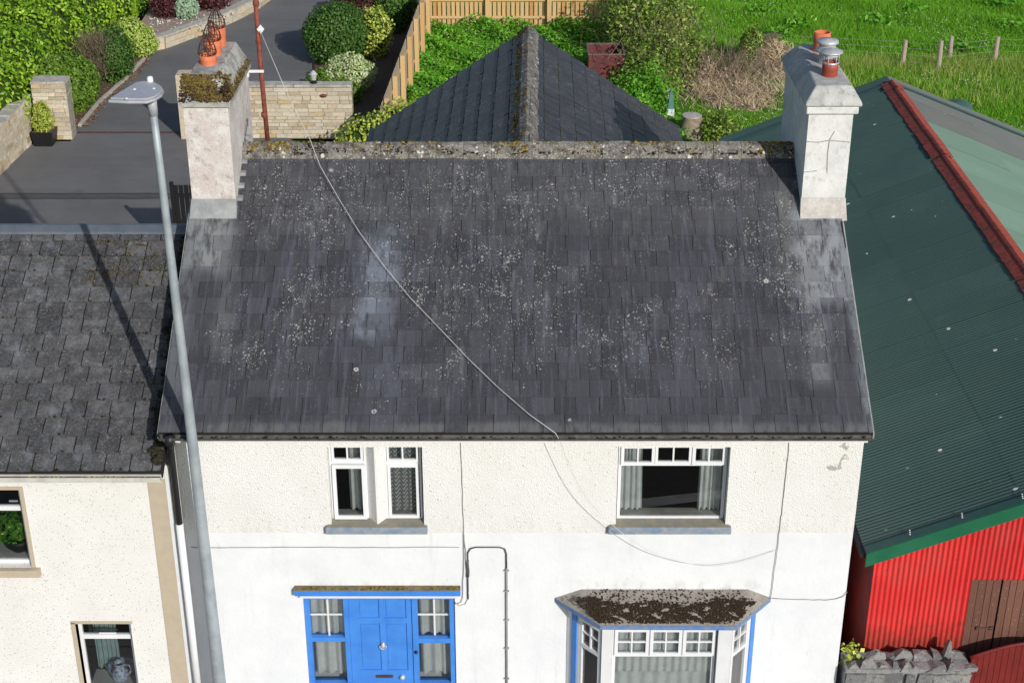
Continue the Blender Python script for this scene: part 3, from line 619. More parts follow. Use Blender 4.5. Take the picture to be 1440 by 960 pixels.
# front door --------------------------------------------------------
b = MB(); b.box(-3.06, -.725, -.105, .0, 2.525, 2.612); can = ob('door_canopy', b, 'blue_paint', house)
b = MB(); b.box(-2.99, -.79, -.075, .0, 2.468, 2.523); ob('canopy_moulding', b, 'white_paint', can)
b = MB(); b.prism([(-3.06, -.103, 2.613), (-.727, -.103, 2.613), (-.727, .0, 2.628), (-3.06, .0, 2.628)], (0, 0, .008)); ob('canopy_top', b, 'lichen_cement', can)
n = 700; P = np.stack([rng.uniform(-3.05, -.735, n), rng.uniform(-.10, -.005, n), np.full(n, 2.632)], 1); P = P[np.sin(P[:, 0] * 6) + np.sin(P[:, 0] * 15) + rng.normal(0, .8, n) > 0]
o = link('lichen', blob_mesh('lichen', P, np.full(len(P), .011), 'moss_gold', .5), can); o['kind'] = 'stuff'
b = MB(); frame(b, -2.955, -.815, -.02, 2.45, .03, .14, .075); b.box(-2.40, -2.33, .03, .14, .055, 2.375); b.box(-1.425, -1.345, .03, .14, .055, 2.375)
b.box(-2.88, -2.40, .035, .13, 1.625, 1.70); b.box(-1.345, -.89, .035, .13, 1.60, 1.68); b.box(-2.88, -2.40, .03, .14, .055, .88); b.box(-1.345, -.89, .03, .14, .055, .88)
df = ob('door_frame', b, 'blue_paint', house)
b = MB(); b.box(-2.328, -1.427, .075, .12, .0, 2.374)
door = ob('door', b, 'blue_paint', house)
for (x0, x1, z0, z1) in ((-2.328, -2.20, 0, 2.374), (-1.51, -1.427, 0, 2.374), (-1.895, -1.825, 0, 2.374)):
    b = MB(); b.box(x0, x1, .055, .075, z0, z1); ob('stile', b, 'blue_paint', door)
for (z0, z1) in ((1.94, 2.03), (.86, 1.10), (0, .25)):
    b = MB(); b.box(-2.20, -1.895, .055, .075, z0, z1); b.box(-1.825, -1.51, .055, .075, z0, z1); ob('rail', b, 'blue_paint', door)
b = MB()
for (x0, x1, z0, z1) in ((-2.17, -1.925, 1.13, 1.91), (-1.795, -1.54, 1.13, 1.91), (-2.17, -1.925, 2.06, 2.36), (-1.795, -1.54, 2.06, 2.36)): b.box(x0, x1, .066, .076, z0, z1)
ob('raised_panel', b, 'blue_paint', door)
b = MB(); b.box(-1.985, -1.735, .044, .054, .965, 1.015); b.box(-1.96, -1.76, .040, .045, .975, 1.005); ob('letter_plate', b, 'wire_rust', door)
b = MB(); b.lathe((-1.86, .045, 1.55), [(.0, .06), (.02, .05), (.03, .02), (.045, -.01), (.02, -.04), (.0, -.06)], 12); b.tube([(-1.86 + .05 * math.cos(a), .035, 1.55 + .06 * math.sin(a)) for a in [k * math.pi / 8 for k in range(8, 17)]], .009, 6); ob('knocker', b, 'steel', door, True)
b = MB(); b.lathe((-1.60, .04, .975), [(0, .05), (.035, .03), (.045, 0), (.03, -.03), (0, -.045)], 14); ob('door_knob', b, 'steel', door, True)
b = MB(); b.lathe((-1.385, .022, 1.45), [(0, .03), (.022, .02), (.026, 0), (.02, -.02), (0, -.03)], 12); ob('doorbell', b, 'black_metal', df, True)
for (x0, x1, x2) in ((-2.88, -2.40, -2.63), (-1.345, -.89, -1.11)):
    sl = pane(house, x0, x1, .86, 2.38, .10); sl.name = 'side_light'
    b = MB(); b.box(x2 - .012, x2 + .012, .085, .099, 1.70, 2.376); b.box(x0, x2 - .012, .085, .099, 2.055, 2.079); b.box(x2 + .012, x1, .085, .099, 2.055, 2.079); ob('glazing_bar', b, 'white_paint', sl)
    curtain(sl, x0 + .02, x1, .95, 1.60, .19, folds=3, amp=.035); curtain(sl, x0, x1, 1.66, 2.45, .19, folds=3, amp=.035)
b = MB(); b.box(-2.95, -.82, .3, .34, 0, 2.6); ob('hall_screen', b, 'curtain', house)

# bay window ----------------------------------------------------------
BW = [(.80, 0), (1.27, -.52), (3.05, -.52), (3.50, 0)]
BR = [(.60, .0), (1.215, -.645), (3.095, -.66), (3.665, .0)]
b = MB(); b.prism([(x, y, 2.355) for x, y in BR], (0, 0, .065)); bay = ob('bay_window', b, 'blue_worn', house)
b = MB(); b.prism([(x + (.0), y * .97, 2.421) for x, y in BR], (0, 0, .02))
mid = [(.98, .0, 2.57), (1.36, -.33, 2.535), (2.95, -.33, 2.535), (3.33, .0, 2.57)]
b = MB(); lo = [(x, y * .985, 2.422) for x, y in BR]
b.add(lo + mid, [(0, 1, 5, 4), (1, 2, 6, 5), (2, 3, 7, 6), (4, 5, 6, 7), (0, 4, 7, 3)]); brf = ob('bay_roof', b, 'bay_cement', bay)
n = 15000; x = rng.uniform(.7, 3.6, n); y = rng.uniform(-.64, -.01, n)
cen = -.42 + .05 * np.sin(x * 2.1 + .4); hw_ = np.where(np.abs(x - 2.15) < 1.2, .165, .165 - (np.abs(x - 2.15) - 1.2) * .6) + .04 * np.sin(x * 7) 
holes = np.sin(x * 17 + 3 * np.sin(y * 11)) * np.sin(y * 23 + x * 5)
keep = (np.abs(y - cen) < hw_ + rng.normal(0, .035, n)) & (holes < .60 + rng.normal(0, .15, n))
keep |= (rng.uniform(0, 1, n) < .05) & (x > 1.1) & (x < 3.2)
edge = np.minimum((x - .60) / .615 * .645, (3.665 - x) / .57 * .66); keep &= (-y < np.minimum(edge, .64) - .03)
x, y = x[keep], y[keep]; z = np.where(-y < .33, 2.57 - (-y) * .106, 2.535 - (-y - .33) * .36)
o = link('moss', blob_mesh('moss', np.stack([x, y, z + .004], 1), np.full(len(x), .014), 'moss_dark', .6), bay); o['kind'] = 'stuff'
b = MB(); b.prism([(.66, 0, 2.345), (1.235, -.61, 2.345), (3.08, -.62, 2.345), (3.61, 0, 2.340)], (0, 0, .014)); ob('bay_soffit', b, 'blue_paint', bay)
b = MB(); b.prism([(x, y, 2.25) for x, y in [(.80, 0), (1.25, -.50), (3.07, -.50), (3.5, 0), (3.4, 0), (3.02, -.40), (1.30, -.40), (.9, 0)]], (0, 0, .094))
b.prism([(1.255, -.53, 0), (1.40, -.53, 0), (1.40, -.38, 0), (1.255, -.38, 0)], (0, 0, 2.344)); b.prism([(2.875, -.53, 0), (3.065, -.53, 0), (3.065, -.38, 0), (2.875, -.38, 0)], (0, 0, 2.344))
b.box(1.40, 2.875, -.50, -.38, 0, .75); ob('bay_frame', b, 'white_paint', bay)
def oriented(b, p0, p1, s0, s1, d0, d1, z0, z1):
    p0, p1 = Vector((*p0, 0)), Vector((*p1, 0)); d = (p1 - p0).normalized(); nn = Vector((d.y, -d.x, 0))
    a = [p0 + d * s0 + nn * d0, p0 + d * s1 + nn * d0, p0 + d * s1 + nn * d1, p0 + d * s0 + nn * d1]
    b.prism([(q.x, q.y, z0) for q in a], (0, 0, z1 - z0))
for (p0, p1) in (((.80, 0), (1.262, -.50)), ((3.058, -.50), (3.5, 0))):
    Ln = (Vector(p1) - Vector(p0)).length; left = p0[0] < 2; b = MB()
    oriented(b, p0, p1, 0, Ln, -.06, .0, 0, .75)
    sA, sB = (.24, Ln - .02) if left else (.02, Ln - .24)
    oriented(b, p0, p1, sA, sA + .05, -.06, .012, .75, 2.25); oriented(b, p0, p1, sB - .05, sB, -.06, .012, .75, 2.25); oriented(b, p0, p1, sA + .05, sB - .05, -.06, .012, 1.74, 1.80); oriented(b, p0, p1, sA + .05, sB - .05, -.06, .012, 2.18, 2.25)
    mm = (sA + sB) / 2; oriented(b, p0, p1, mm - .011, mm + .011, -.04, .008, 1.80, 2.18); oriented(b, p0, p1, sA + .05, sB - .05, -.041, .006, 1.995, 2.015)
    sf = ob('side_frame', b, 'white_paint', bay)
    b = MB(); oriented(b, p0, p1, (.10 if left else Ln - .20), (.20 if left else Ln - .10), -.05, .03, 0, 2.25); ob('blue_post', b, 'blue_paint', sf)
    b = MB(); oriented(b, p0, p1, (.0 if left else Ln - .10), (.10 if left else Ln), -.06, .018, 0, 2.25); oriented(b, p0, p1, (.20 if left else Ln - .24), (.24 if left else Ln - .2), -.06, .014, 0, 2.25); ob('white_post', b, 'white_paint', sf)
    d = (Vector(p1) - Vector(p0)).normalized(); a0 = Vector(p0) + d * sA; a1 = Vector(p0) + d * sB; nn = Vector((d.y, -d.x)) * -.025
    b = MB(); b.add([(a0.x + nn.x, a0.y + nn.y, .75), (a1.x + nn.x, a1.y + nn.y, .75), (a1.x + nn.x, a1.y + nn.y, 2.25), (a0.x + nn.x, a0.y + nn.y, 2.25)], [(0, 1, 2, 3)]); ob('pane', b, 'glass', sf)
fy = -.47
b = MB(); frame(b, 1.41, 2.86, .76, 2.245, fy + .03, fy + .07, .045); b.box(1.455, 2.815, fy + .03, fy + .07, 1.735, 1.79); b.box(1.905, 1.95, fy + .03, fy + .07, 1.79, 2.2); b.box(2.365, 2.41, fy + .03, fy + .07, 1.79, 2.2)
fw = ob('front_frame', b, 'white_pvc', bay)
for (x0, x1) in ((1.44, 1.92), (1.935, 2.38), (2.395, 2.85)):
    b = MB(); frame(b, x0, x1, 1.77, 2.225, fy, fy + .045, .045); mx = (x0 + x1) / 2; b.box(mx - .011, mx + .011, fy + .006, fy + .04, 1.815, 2.18); b.box(x0 + .045, mx - .011, fy + .006, fy + .04, 1.99, 2.012); b.box(mx + .011, x1 - .045, fy + .006, fy + .04, 1.99, 2.012)
    s = ob('sash', b, 'white_pvc', fw); pane(fw, x0 + .04, x1 - .04, 1.81, 2.19, fy + .025)
pane(fw, 1.45, 2.82, .80, 1.74, fy + .055)
curtain(fw, 1.36, 2.92, 1.42, 2.3, fy + .10, folds=14, amp=.02); curtain(fw, 1.36, 2.92, .8, 1.56, fy + .13, folds=9, amp=.02)
b = MB(); b.box(.98, 3.28, .3, .33, .4, 2.5); ob('bay_dark_backing', b, 'room_dark', bay)  # flat board in the dark room colour, closing the opening behind the bay

# cables fixed to the wall ----------------------------------------------
def wcable(pts, r, mat, name='wall_cable', y=-.022): b = MB(); b.tube([(p[0], (p[2] if len(p) > 2 else y), p[1]) for p in pts], r, 6); return ob(name, b, mat, house, True)
def wav(x0, z0, x1, z1, n=10, a=.006): return [(x0 + (x1 - x0) * i / n + random.uniform(-a, a), z0 + (z1 - z0) * i / n + random.uniform(-a, a)) for i in range(n + 1)]
wcable(wav(-4.45, 3.29, -.73, 3.295, 18, .005) , .005, 'cable_grey')
wcable(wav(-.69, 5.12, -.665, 3.3, 12) + wav(-.665, 3.25, -.70, 2.45, 6)[1:] + [(-.72, 2.36), (-.80, 2.33)], .005, 'cable_grey')
wcable(wav(-.655, 3.5, -.615, 2.5, 8) + [(-.62, 2.42), (-.66, 2.33), (-.74, 2.30), (-.80, 2.36)], .007, 'cable_white')
cd = wcable([(-.62, 2.42), (-.62, 3.05), (-.615, 3.2), (-.58, 3.27), (-.5, 3.295), (-.17, 3.295), (-.10, 3.265), (-.078, 3.19), (-.076, 2.95)], .011, 'cable_dark', 'conduit')
wcable([(-.62, 2.80), (-.615, 2.9), (-.625, 3.03), (-.62, 3.08)], .022, 'cable_dark', 'cable_joint')
wcable([(-.076, 2.95), (-.074, 0.0)], .016, 'cable_grey', 'conduit')
for z in (2.9, 2.55, 2.05, 1.55, 1.0): 
    b = MB(); b.box(-.11, -.04, -.036, -.004, z, z + .012); ob('pipe_clip', b, 'cable_grey', cd)
wcable(wav(3.72, 5.12, 3.70, 3.85, 8) + wav(3.70, 3.80, 3.66, 2.44, 9), .0048, 'cable_grey')
wcable(wav(3.68, 2.425, 4.45, 2.40, 8) + [(4.58, 2.42), (4.68, 2.46), (4.73, 2.54)], .005, 'cable_grey')

# chimneys ---------------------------------------------------------------
def wire_cowl(par, c, r, h):
    b = MB()
    for k in range(9):
        a = 2 * math.pi * k / 9; b.tube([(c[0] + r * s * math.cos(a), c[1] + r * s * math.sin(a), c[2] + h * t) for s, t in ((.8, 0), (1.12, .28), (1.0, .5), (.55, .8), (.1, 1))], .008, 5)
    for s, t in ((1.12, .28), (.85, .62)): b.tube([(c[0] + r * s * math.cos(2 * math.pi * k / 14), c[1] + r * s * math.sin(2 * math.pi * k / 14), c[2] + h * t) for k in range(15)], .006, 5)
    return ob('wire_cowl', b, 'wire_rust', par, True)
def pot(par, c, r, h, mat):
    b = MB(); b.lathe(c, [(r * 1.0, -.08), (r * .97, h * .55), (r * 1.0, h * .6), (r * 1.0, h), (r * .84, h), (r * .8, -.05)], 22); return ob('chimney_pot', b, mat, par, True)
b = MB(); b.box(-4.615, -3.985, 2.94, 4.78, 5.3, 8.69)
ch = ob('chimney', b, 'chimney_pink', house, label='roughcast left chimney with mossy top and three caged pots')
b = MB(); b.box(-4.665, -3.94, 2.885, 4.83, 8.691, 8.75); ob('cap', b, 'cement', ch)
b = MB(); lo = [(-4.66, 2.89, 8.751), (-3.945, 2.89, 8.751), (-3.945, 4.825, 8.751), (-4.66, 4.825, 8.751)]; hi = [(-4.54, 3.25, 9.06), (-4.16, 3.25, 9.06), (-4.12, 4.72, 9.10), (-4.5, 4.72, 9.10)]
b.add(lo + hi, [(0, 1, 5, 4), (1, 2, 6, 5), (2, 3, 7, 6), (3, 0, 4, 7), (4, 5, 6, 7)]); ob('haunching', b, 'haunch', ch)
b = MB(); b.prism([(-4.63, 2.92, 7.05), (-3.95, 2.92, 7.05), (-3.95, 2.72, 7.10), (-4.63, 2.72, 7.10)], (0, 0, .22)); b = MB()
b.add([(-4.64, 2.72, 7.05), (-3.96, 2.72, 7.05), (-3.975, 2.935, 7.30), (-4.625, 2.935, 7.30), (-4.64, 2.95, 7.0), (-3.96, 2.95, 7.0)], [(0, 1, 2, 3), (0, 3, 4), (1, 5, 2)]); ob('flashing', b, 'cement_fillet', ch)
for k in range(6):
    yy = 3.05 + k * .2; zz = 5.31 + (yy + .3) * math.tan(PT); b = MB(); b.box(-3.984, -3.90, yy - .05, yy + .05, zz, zz + .05); ob('soaker', b, 'cement_fillet', ch)
def slope_pts(n):
    s = rng.uniform(0, 1, n); side = rng.uniform(0, 1, n); P = np.zeros((n, 3))
    f = side < .36
    P[f] = np.stack([rng.uniform(-4.66, -3.96, f.sum()), 2.90 + s[f] * .34, 8.76 + s[f] * .30], 1)
    q = (side >= .45)
    P[q] = np.stack([-3.95 - s[q] * .20, rng.uniform(2.95, 4.8, q.sum()), 8.76 + s[q] * .30], 1); return P
P = slope_pts(5200); dens = np.sin(P[:, 0] * 9 + P[:, 1] * 5) + np.sin(P[:, 1] * 8) + np.sin(P[:, 2] * 17 + P[:, 0] * 4) + rng.normal(0, .6, len(P)) > -.5
o = link('moss', blob_mesh('moss', P[dens], np.full(dens.sum(), .019), 'moss_olive', .75), ch); o['kind'] = 'stuff'
P = slope_pts(2600); P[:, 2] -= .0; dens = P[:, 2] < 8.93; o = link('moss', blob_mesh('moss', P[dens], np.full(dens.sum(), .018), 'moss_dark', .7), ch); o['kind'] = 'stuff'
for (y, hgt, r, z) in ((3.72, .17, .125, 9.03), (4.15, .24, .125, 9.05), (4.58, .30, .125, 9.06)):
    pot(ch, (-4.36, y, z), r, hgt, 'terracotta'); wire_cowl(ch, (-4.36, y, z + hgt - .05), r * .95, .34)
b = MB(); b.box(-3.985, -3.74, 4.74, 4.765, 8.62, 8.66); b.box(-3.985, -3.965, 4.70, 4.78, 8.56, 8.72); ob('pole_bracket', b, 'white_paint', ch)
b = MB(); b.tube([(-3.985, 4.4, 7.9), (-3.96, 4.3, 8.05), (-3.95, 4.2, 8.02), (-3.97, 3.95, 7.82)], .008, 6); ob('cable_loop', b, 'cable_dark', ch)
# right
b = MB(); b.box(4.175, 4.80, 2.94, 5.02, 5.3, 8.60)
cr = ob('chimney', b, 'chimney_white', house, label='white rendered right chimney with cowled pots')
b = MB(); b.box(4.125, 4.86, 2.885, 5.07, 8.585, 8.70); bevel(ob('cap', b, 'chimney_white', cr), .02)
b = MB(); lo = [(4.10, 2.86, 8.70), (4.90, 2.86, 8.70), (4.90, 5.10, 8.70), (4.10, 5.10, 8.70)]; md = [(x, y, 8.75) for x, y, z in lo]; hi = [(4.25, 3.0, 8.97), (4.76, 3.0, 8.97), (4.72, 4.95, 9.0), (4.31, 4.95, 9.0)]
b.add(lo + md + hi, [(3, 2, 1, 0)] + [(i, (i + 1) % 4, (i + 1) % 4 + 4, i + 4) for i in range(4)] + [(i + 4, (i + 1) % 4 + 4, (i + 1) % 4 + 8, i + 8) for i in range(4)] + [(8, 9, 10, 11)]); bevel(ob('haunching', b, 'haunch_white', cr), .03, 3)
b = MB(); b.add([(4.14, 2.72, 7.05), (4.815, 2.72, 7.05), (4.81, 2.935, 7.32), (4.165, 2.935, 7.32), (4.14, 2.95, 7.0), (4.815, 2.95, 7.0)], [(0, 1, 2, 3), (0, 3, 4), (1, 5, 2)]); ob('flashing', b, 'fillet_warm', cr)
b = MB(); 
for pts in ([(4.18, 2.936, 8.17), (4.35, 2.934, 8.16), (4.5, 2.934, 8.19), (4.79, 2.936, 8.16)], [(4.5, 2.935, 8.19), (4.49, 2.934, 8.0), (4.51, 2.934, 7.7)], [(4.18, 2.936, 7.71), (4.36, 2.934, 7.73)], [(4.5, 2.935, 8.2), (4.56, 2.934, 8.32)]): b.tube(pts, .0065, 4)
ob('render_crack', b, 'cement', cr)
p = pot(cr, (4.52, 3.46, 8.97), .115, .19, 'pot_dark_red')
def metal_cowl(c, r, top):
    b = MB(); b.lathe(c, [(r * .98, .0), (r * 1.02, .0), (r * 1.02, .05), (r * .98, .05)], 20)
    for k in range(6): a = 2 * math.pi * k / 6; b.tube([(c[0] + r * math.cos(a), c[1] + r * math.sin(a), c[2]), (c[0] + r * math.cos(a), c[1] + r * math.sin(a), c[2] + .20)], .007, 5)
    b.lathe(c, [(r * .95, .13), (r * 1.0, .135), (r * 1.0, .15), (r * .95, .15)], 20)
    ob('cowl_cage', b, 'steel', cr, True)
    b = MB(); b.lathe(c, [(r * 1.45, .185), (r * 1.42, .20), (r * .5, .235), (.0, .245)] if top else [(r * 1.3, .24), (r * 1.3, .28), (.0, .30)], 24); ob('cowl_lid', b, 'steel', cr, True)
metal_cowl((4.52, 3.46, 9.13), .112, True)
b = MB(); b.lathe((4.57, 4.02, 8.98), [(.11, 0), (.11, .16), (.16, .18), (.165, .22), (.12, .23), (.12, .29), (.16, .31), (.15, .35), (0, .37)], 20); ob('metal_cowl', b, 'steel', cr, True)
pot(cr, (4.60, 4.62, 8.98), .125, .30, 'terracotta')

# overhead cable --------------------------------------------------------
b = MB(); pts = [(-3.745, 4.72, 9.27), (-3.35, 4.27, 8.47), (-2.98, 3.80, 7.90), (-2.81, 3.48, 7.60), (-2.49, 2.95, 7.28), (-2.17, 2.45, 6.98), (-1.80, 1.95, 6.69), (-1.42, 1.49, 6.42), (-.97, 1.01, 6.15), (-.58, .60, 5.91), (-.19, .22, 5.69), (.23, -.15, 5.48), (.57, -.40, 5.34)]
pts += [(.62, -.40, 5.24), (.95, -.33, 4.38), (1.42, -.28, 3.78), (1.97, -.22, 3.33), (2.64, -.14, 3.07), (3.18, -.08, 3.09), (3.66, -.03, 3.25)]

k_ = len(pts) - 7; tail = [Vector(p) for p in pts[k_:]]; sm = []
for a in range(len(tail) - 1):
    p0, p1, p2, p3 = tail[max(a - 1, 0)], tail[a], tail[a + 1], tail[min(a + 2, len(tail) - 1)]
    for q in range(6):
        u_ = q / 6; sm.append(tuple(.5 * (2 * p1 + (p2 - p0) * u_ + (2 * p0 - 5 * p1 + 4 * p2 - p3) * u_ ** 2 + (3 * p1 - p0 - 3 * p2 + p3) * u_ ** 3)))
sm.append(tuple(tail[-1])); pts = pts[:k_] + sm
b.tube(pts, [.0048] * k_ + [.0038] * len(sm), 6); tag(ob('overhead_cable', b, 'cable_white', None, True), 'thin white cable running from rusty pole diagonally across slate roof to the front wall', 'cable')
# rusty mast
t = thing('metal_pole', (-3.76, 4.80, 7.2), 'slim rust red metal pole strapped behind the mossy chimney', 'pole')
b = MB(); b.tube([(-3.76, 4.80, 7.15), (-3.79, 4.80, 8.6), (-3.80, 4.80, 10.6)], .036, 10); ob('shaft', b, 'rust_pole', t, True)
for z in (7.9, 9.05, 9.62): b = MB(); b.lathe((-3.79, 4.80, z), [(.042, 0), (.05, .02), (.05, .06), (.042, .08)], 12); ob('collar', b, 'rust_pole', t)
b = MB(); b.prism([(-3.80, 4.745, 9.28), (-3.745, 4.745, 9.35), (-3.69, 4.745, 9.28), (-3.745, 4.745, 9.21)], (0, .03, 0)); ob('insulator', b, 'white_paint', t)

# ================================================================== REAR WING
wing = thing('rear_wing', (.27, 8, 0), 'long dark slated rear wing with mortared ridge behind the main roof', 'building')
XR = lambda y: .20 + (y - 4.0) * .0155
b = MB(); b.box(-2.45, 3.0, 8.12, 10.25, 0, 5.75); b.prism([(-2.45, 10.05, 5.75), (3.0, 10.05, 5.75), (.30, 10.05, 7.55)], (0, .2, 0)); ob('wall', b, 'cement', wing)
hw = 2.88; dz = 1.92; pw = math.atan2(dz, hw); SLW = math.hypot(hw, dz)
b = MB(); a0 = (.20, 4.02); a1 = (.30, 10.42)
for sgn in (-1, 1): b.add([(a0[0], a0[1], 7.70), (a1[0], a1[1], 7.70), (a1[0] + sgn * hw, a1[1], 5.78), (a0[0] + sgn * hw, a0[1], 5.78)], [(0, 1, 2, 3)])
rw = ob('roof', b, 'slate_edge_dark', wing)
ud = Vector((.0155, 1, 0)).normalized(); UL = 6.4
slate_roof(rw, (a0[0] + hw, a0[1], 5.80), ud, Vector((-hw, 0, dz)), UL, SLW, SLW / 11, .30, .013, 'slate_wing', 150, .006, 1.7, .02, 11, gap=.012)
slate_roof(rw, (a1[0] - hw, a1[1], 5.80), -ud, Vector((hw, 0, dz)), UL, SLW, SLW / 11, .30, .013, 'slate_wing', 150, .006, 1.7, .02, 12, gap=.012)
b = MB()
for sgn in (-1, 1):
    for c in range(1, 13):
        g_ = SLW / 11; s0_, s1_ = c * g_ - .030, c * g_ - .001; hn = .011
        if c > 10: continue
        def sp(a, sv): return (a[0] + sgn * hw - sgn * hw / SLW * sv + sgn * dz / SLW * hn, a[1], 5.80 + dz / SLW * sv + hw / SLW * hn)
        b.add([sp(a0, s0_), sp(a1, s0_), sp(a1, s1_), sp(a0, s1_)], [(0, 1, 2, 3)])
ob('joint_dirt', b, 'moss_black', rw)
for k in range(16):
    y0 = 4.05 + k * .4; c = XR(y0 + .2); b = MB(); dzz = random.uniform(-.01, .01)
    prof = [(-.19, 7.62), (-.10, 7.735), (0, 7.785), (.10, 7.735), (.19, 7.62)]; b.prism([(c + x + random.uniform(-.01, .01), y0, z + dzz) for x, z in prof], (.006, .395, 0)); ob('ridge_tile', b, 'ridge', rw)
n = 2200; yy = rng.uniform(4.3, 10.4, n); dx_ = -np.abs(rng.normal(.10, .05, n)); P = np.stack([.20 + (yy - 4) * .0155 + dx_, yy, 7.785 - np.abs(dx_) * .75], 1)[np.sin(yy * 5) + rng.normal(.4, .6, n) > 0]; o = link('moss', blob_mesh('moss', P, np.full(len(P), .019), 'moss_olive', .6), rw); o['kind'] = 'stuff'
b = MB(); b.box(3.02, 3.12, 4.0, 10.42, 5.68, 5.78); b.box(-2.72, -2.60, 4.0, 10.42, 5.68, 5.78); ob('gutter', b, 'pvc_black', wing)

# ================================================================== LEFT HOUSE
LX0, LX1 = -10.2, -4.645
lh = thing('house', (-7.4, 3, 0), 'cream speckled house with rough mossy slates and beige corner strip, left of lamp post', 'house')
OPS = [(-7.95, -6.72, 2.95, 4.22), (-6.24, -5.45, .62, 1.97)]
ob('front_wall', wall_cells(LX0, LX1, 0, 4.60, 0, .3, OPS), 'dash_left', lh)
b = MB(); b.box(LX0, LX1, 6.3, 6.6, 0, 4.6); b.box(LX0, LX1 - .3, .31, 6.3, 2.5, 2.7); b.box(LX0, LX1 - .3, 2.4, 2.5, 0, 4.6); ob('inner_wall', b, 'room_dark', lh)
b = MB(); b.prism([(LX1 - .3, .301, 0), (LX1 - .3, 6.6, 0), (LX1 - .3, 6.6, 4.6), (LX1 - .3, 3.25, 6.5), (LX1 - .3, .301, 4.75)], (.3, 0, 0)); ob('gable_wall', b, 'dash_left', lh)
b = MB(); b.box(-4.955, -4.715, -.014, -.001, 0, 4.395); ob('corner_strip', b, 'beige_paint', lh)
b = MB(); b.box(-4.713, LX1 + .0, -.010, -.001, 0, 4.56); ob('edge_strip', b, 'white_paint', lh)
b = MB(); b.prism([(LX0, -.28, 4.69), (LX0, 3.25, 6.725), (LX0, 3.25, 6.62), (LX0, -.28, 4.58)], (LX1 - LX0 - .02, 0, 0)); b.prism([(LX0, 6.8, 4.69), (LX0, 3.25, 6.725), (LX0, 3.25, 6.62), (LX0, 6.8, 4.58)], (LX1 - LX0 - .02, 0, 0))
lr = ob('roof', b, 'slate_edge_dark', lh)
slate_roof(lr, (LX0, -.31, 4.685), (1, 0, 0), vf, LX1 - LX0 - .03, 3.55 / math.cos(PT), .272, .32, .016, 'slate_left', 290, .016, 1.5, .045, 21, wvar=.10, gap=.016)
b = MB(); b.prism([(LX0, 3.10, 6.68), (LX0, 3.11, 6.71), (LX0, 3.22, 6.775), (LX0, 3.28, 6.775), (LX0, 3.42, 6.68)], (LX1 - LX0 - .03, 0, 0)); ob('ridge_cap', b, 'lead', lr)
n = 520; t_u = rng.uniform(0, 1, n); P = np.stack([LX1 - .06 - np.abs(rng.normal(0, .07, n)), -.25 + t_u * 3.3, 4.72 + (t_u * 3.3 + .05) * math.tan(PT) + .02], 1); o = link('moss', blob_mesh('moss', P, np.full(n, .045), 'moss_black', .6), lr); o['kind'] = 'stuff'
n = 260; xx = rng.uniform(-6.2, -4.7, n); yy = rng.uniform(2.3, 3.0, n); P = np.stack([xx, yy, 4.74 + (yy + .3) * math.tan(PT)], 1); o = link('moss', blob_mesh('moss', P, np.full(n, .016), 'moss_olive', .6), lr); o['kind'] = 'stuff'
n = 180; cc = rng.integers(0, 14, n); P = np.stack([rng.uniform(LX0 + 1, LX1 - .3, n), np.zeros(n), np.zeros(n)], 1); gg = .272 * cc * math.cos(PT); P[:, 1] = -.31 + gg; P[:, 2] = 4.72 + gg * math.tan(PT) + .012
o = link('moss', blob_mesh('moss', P, np.full(n, .020), 'moss_black', .7), lr); o['kind'] = 'stuff'
b = MB(); b.box(LX0, LX1 - .04, -.37, -.355, 4.575, 4.635); b.box(LX0, LX1 - .04, -.355, -.30, 4.575, 4.587); b.box(LX0, LX1 - .04, -.298, -.28, 4.52, 4.64); lg = ob('gutter', b, 'beige_white', lh)
b = MB(); b.box(LX0, LX1 - .05, -.354, -.30, 4.588, 4.62); ob('gutter_silt', b, 'soil', lg)
P = np.stack([rng.uniform(-6.6, -4.8, 260), rng.uniform(-.35, -.31, 260), np.full(260, 4.61)], 1); P = P[(np.abs(P[:, 0] + 5.45) < .25) | (np.abs(P[:, 0] + 6.2) < .15) | (rng.uniform(0, 1, 260) < .2)]; o = link('weeds', leaf_mesh('weeds', P, np.tile([0, -.3, 1.], (len(P), 1)), .03, 'leaf_yellow', .8), lg); o['kind'] = 'stuff'
wcable([(LX0, 2.80), (-6.2, 2.79), (-5.2, 2.775), (-4.75, 2.77), (-4.68, 2.80), (-4.66, 2.95)], .008, 'cable_white').parent = lh
bpy.data.objects['wall_cable'].name = 'wall_cable'
for o_ in list(house.children):
    pass
# its windows
b = MB(); b.box(-7.97, -6.60, -.09, .10, 2.83, 2.945); b.box(-6.72, -6.665, -.012, .12, 2.95, 4.22); b.box(-7.95, -6.665, -.012, .10, 4.221, 4.275); ob('window_surround', b, 'beige_paint', lh)
b = MB(); frame(b, -7.95, -6.725, 2.95, 4.218, .10, .16, .05); b.box(-7.9, -6.775, .10, .16, 3.82, 3.89); lw1 = ob('window', b, 'white_pvc', lh, label='upper window with a leafy pot plant inside')
pane(lw1, -7.90, -6.775, 3.0, 3.82, .135); pane(lw1, -7.90, -6.775, 3.89, 4.17, .13); b = MB(); b.box(-7.95, -6.73, .165, .55, 2.92, 3.0); ob('inner_sill', b, 'china_white', lw1)
b = MB(); b.box(-6.94, -6.82, .145, .16, 3.93, 3.955); ob('window_handle', b, 'white_pvc', lw1)
b = MB(); b.box(-6.30, -6.24, -.012, .12, .62, 1.99); b.box(-6.30, -5.42, -.012, .10, 1.975, 2.02); b.box(-6.30, -5.42, -.09, .1, .50, .618); ob('window_surround', b, 'beige_paint', lh)
b = MB(); frame(b, -6.236, -5.455, .625, 1.965, .10, .16, .05); b.box(-6.186, -5.505, .10, .16, 1.63, 1.70); lw2 = ob('window', b, 'white_pvc', lh, label='lower window with blue and white china inside')
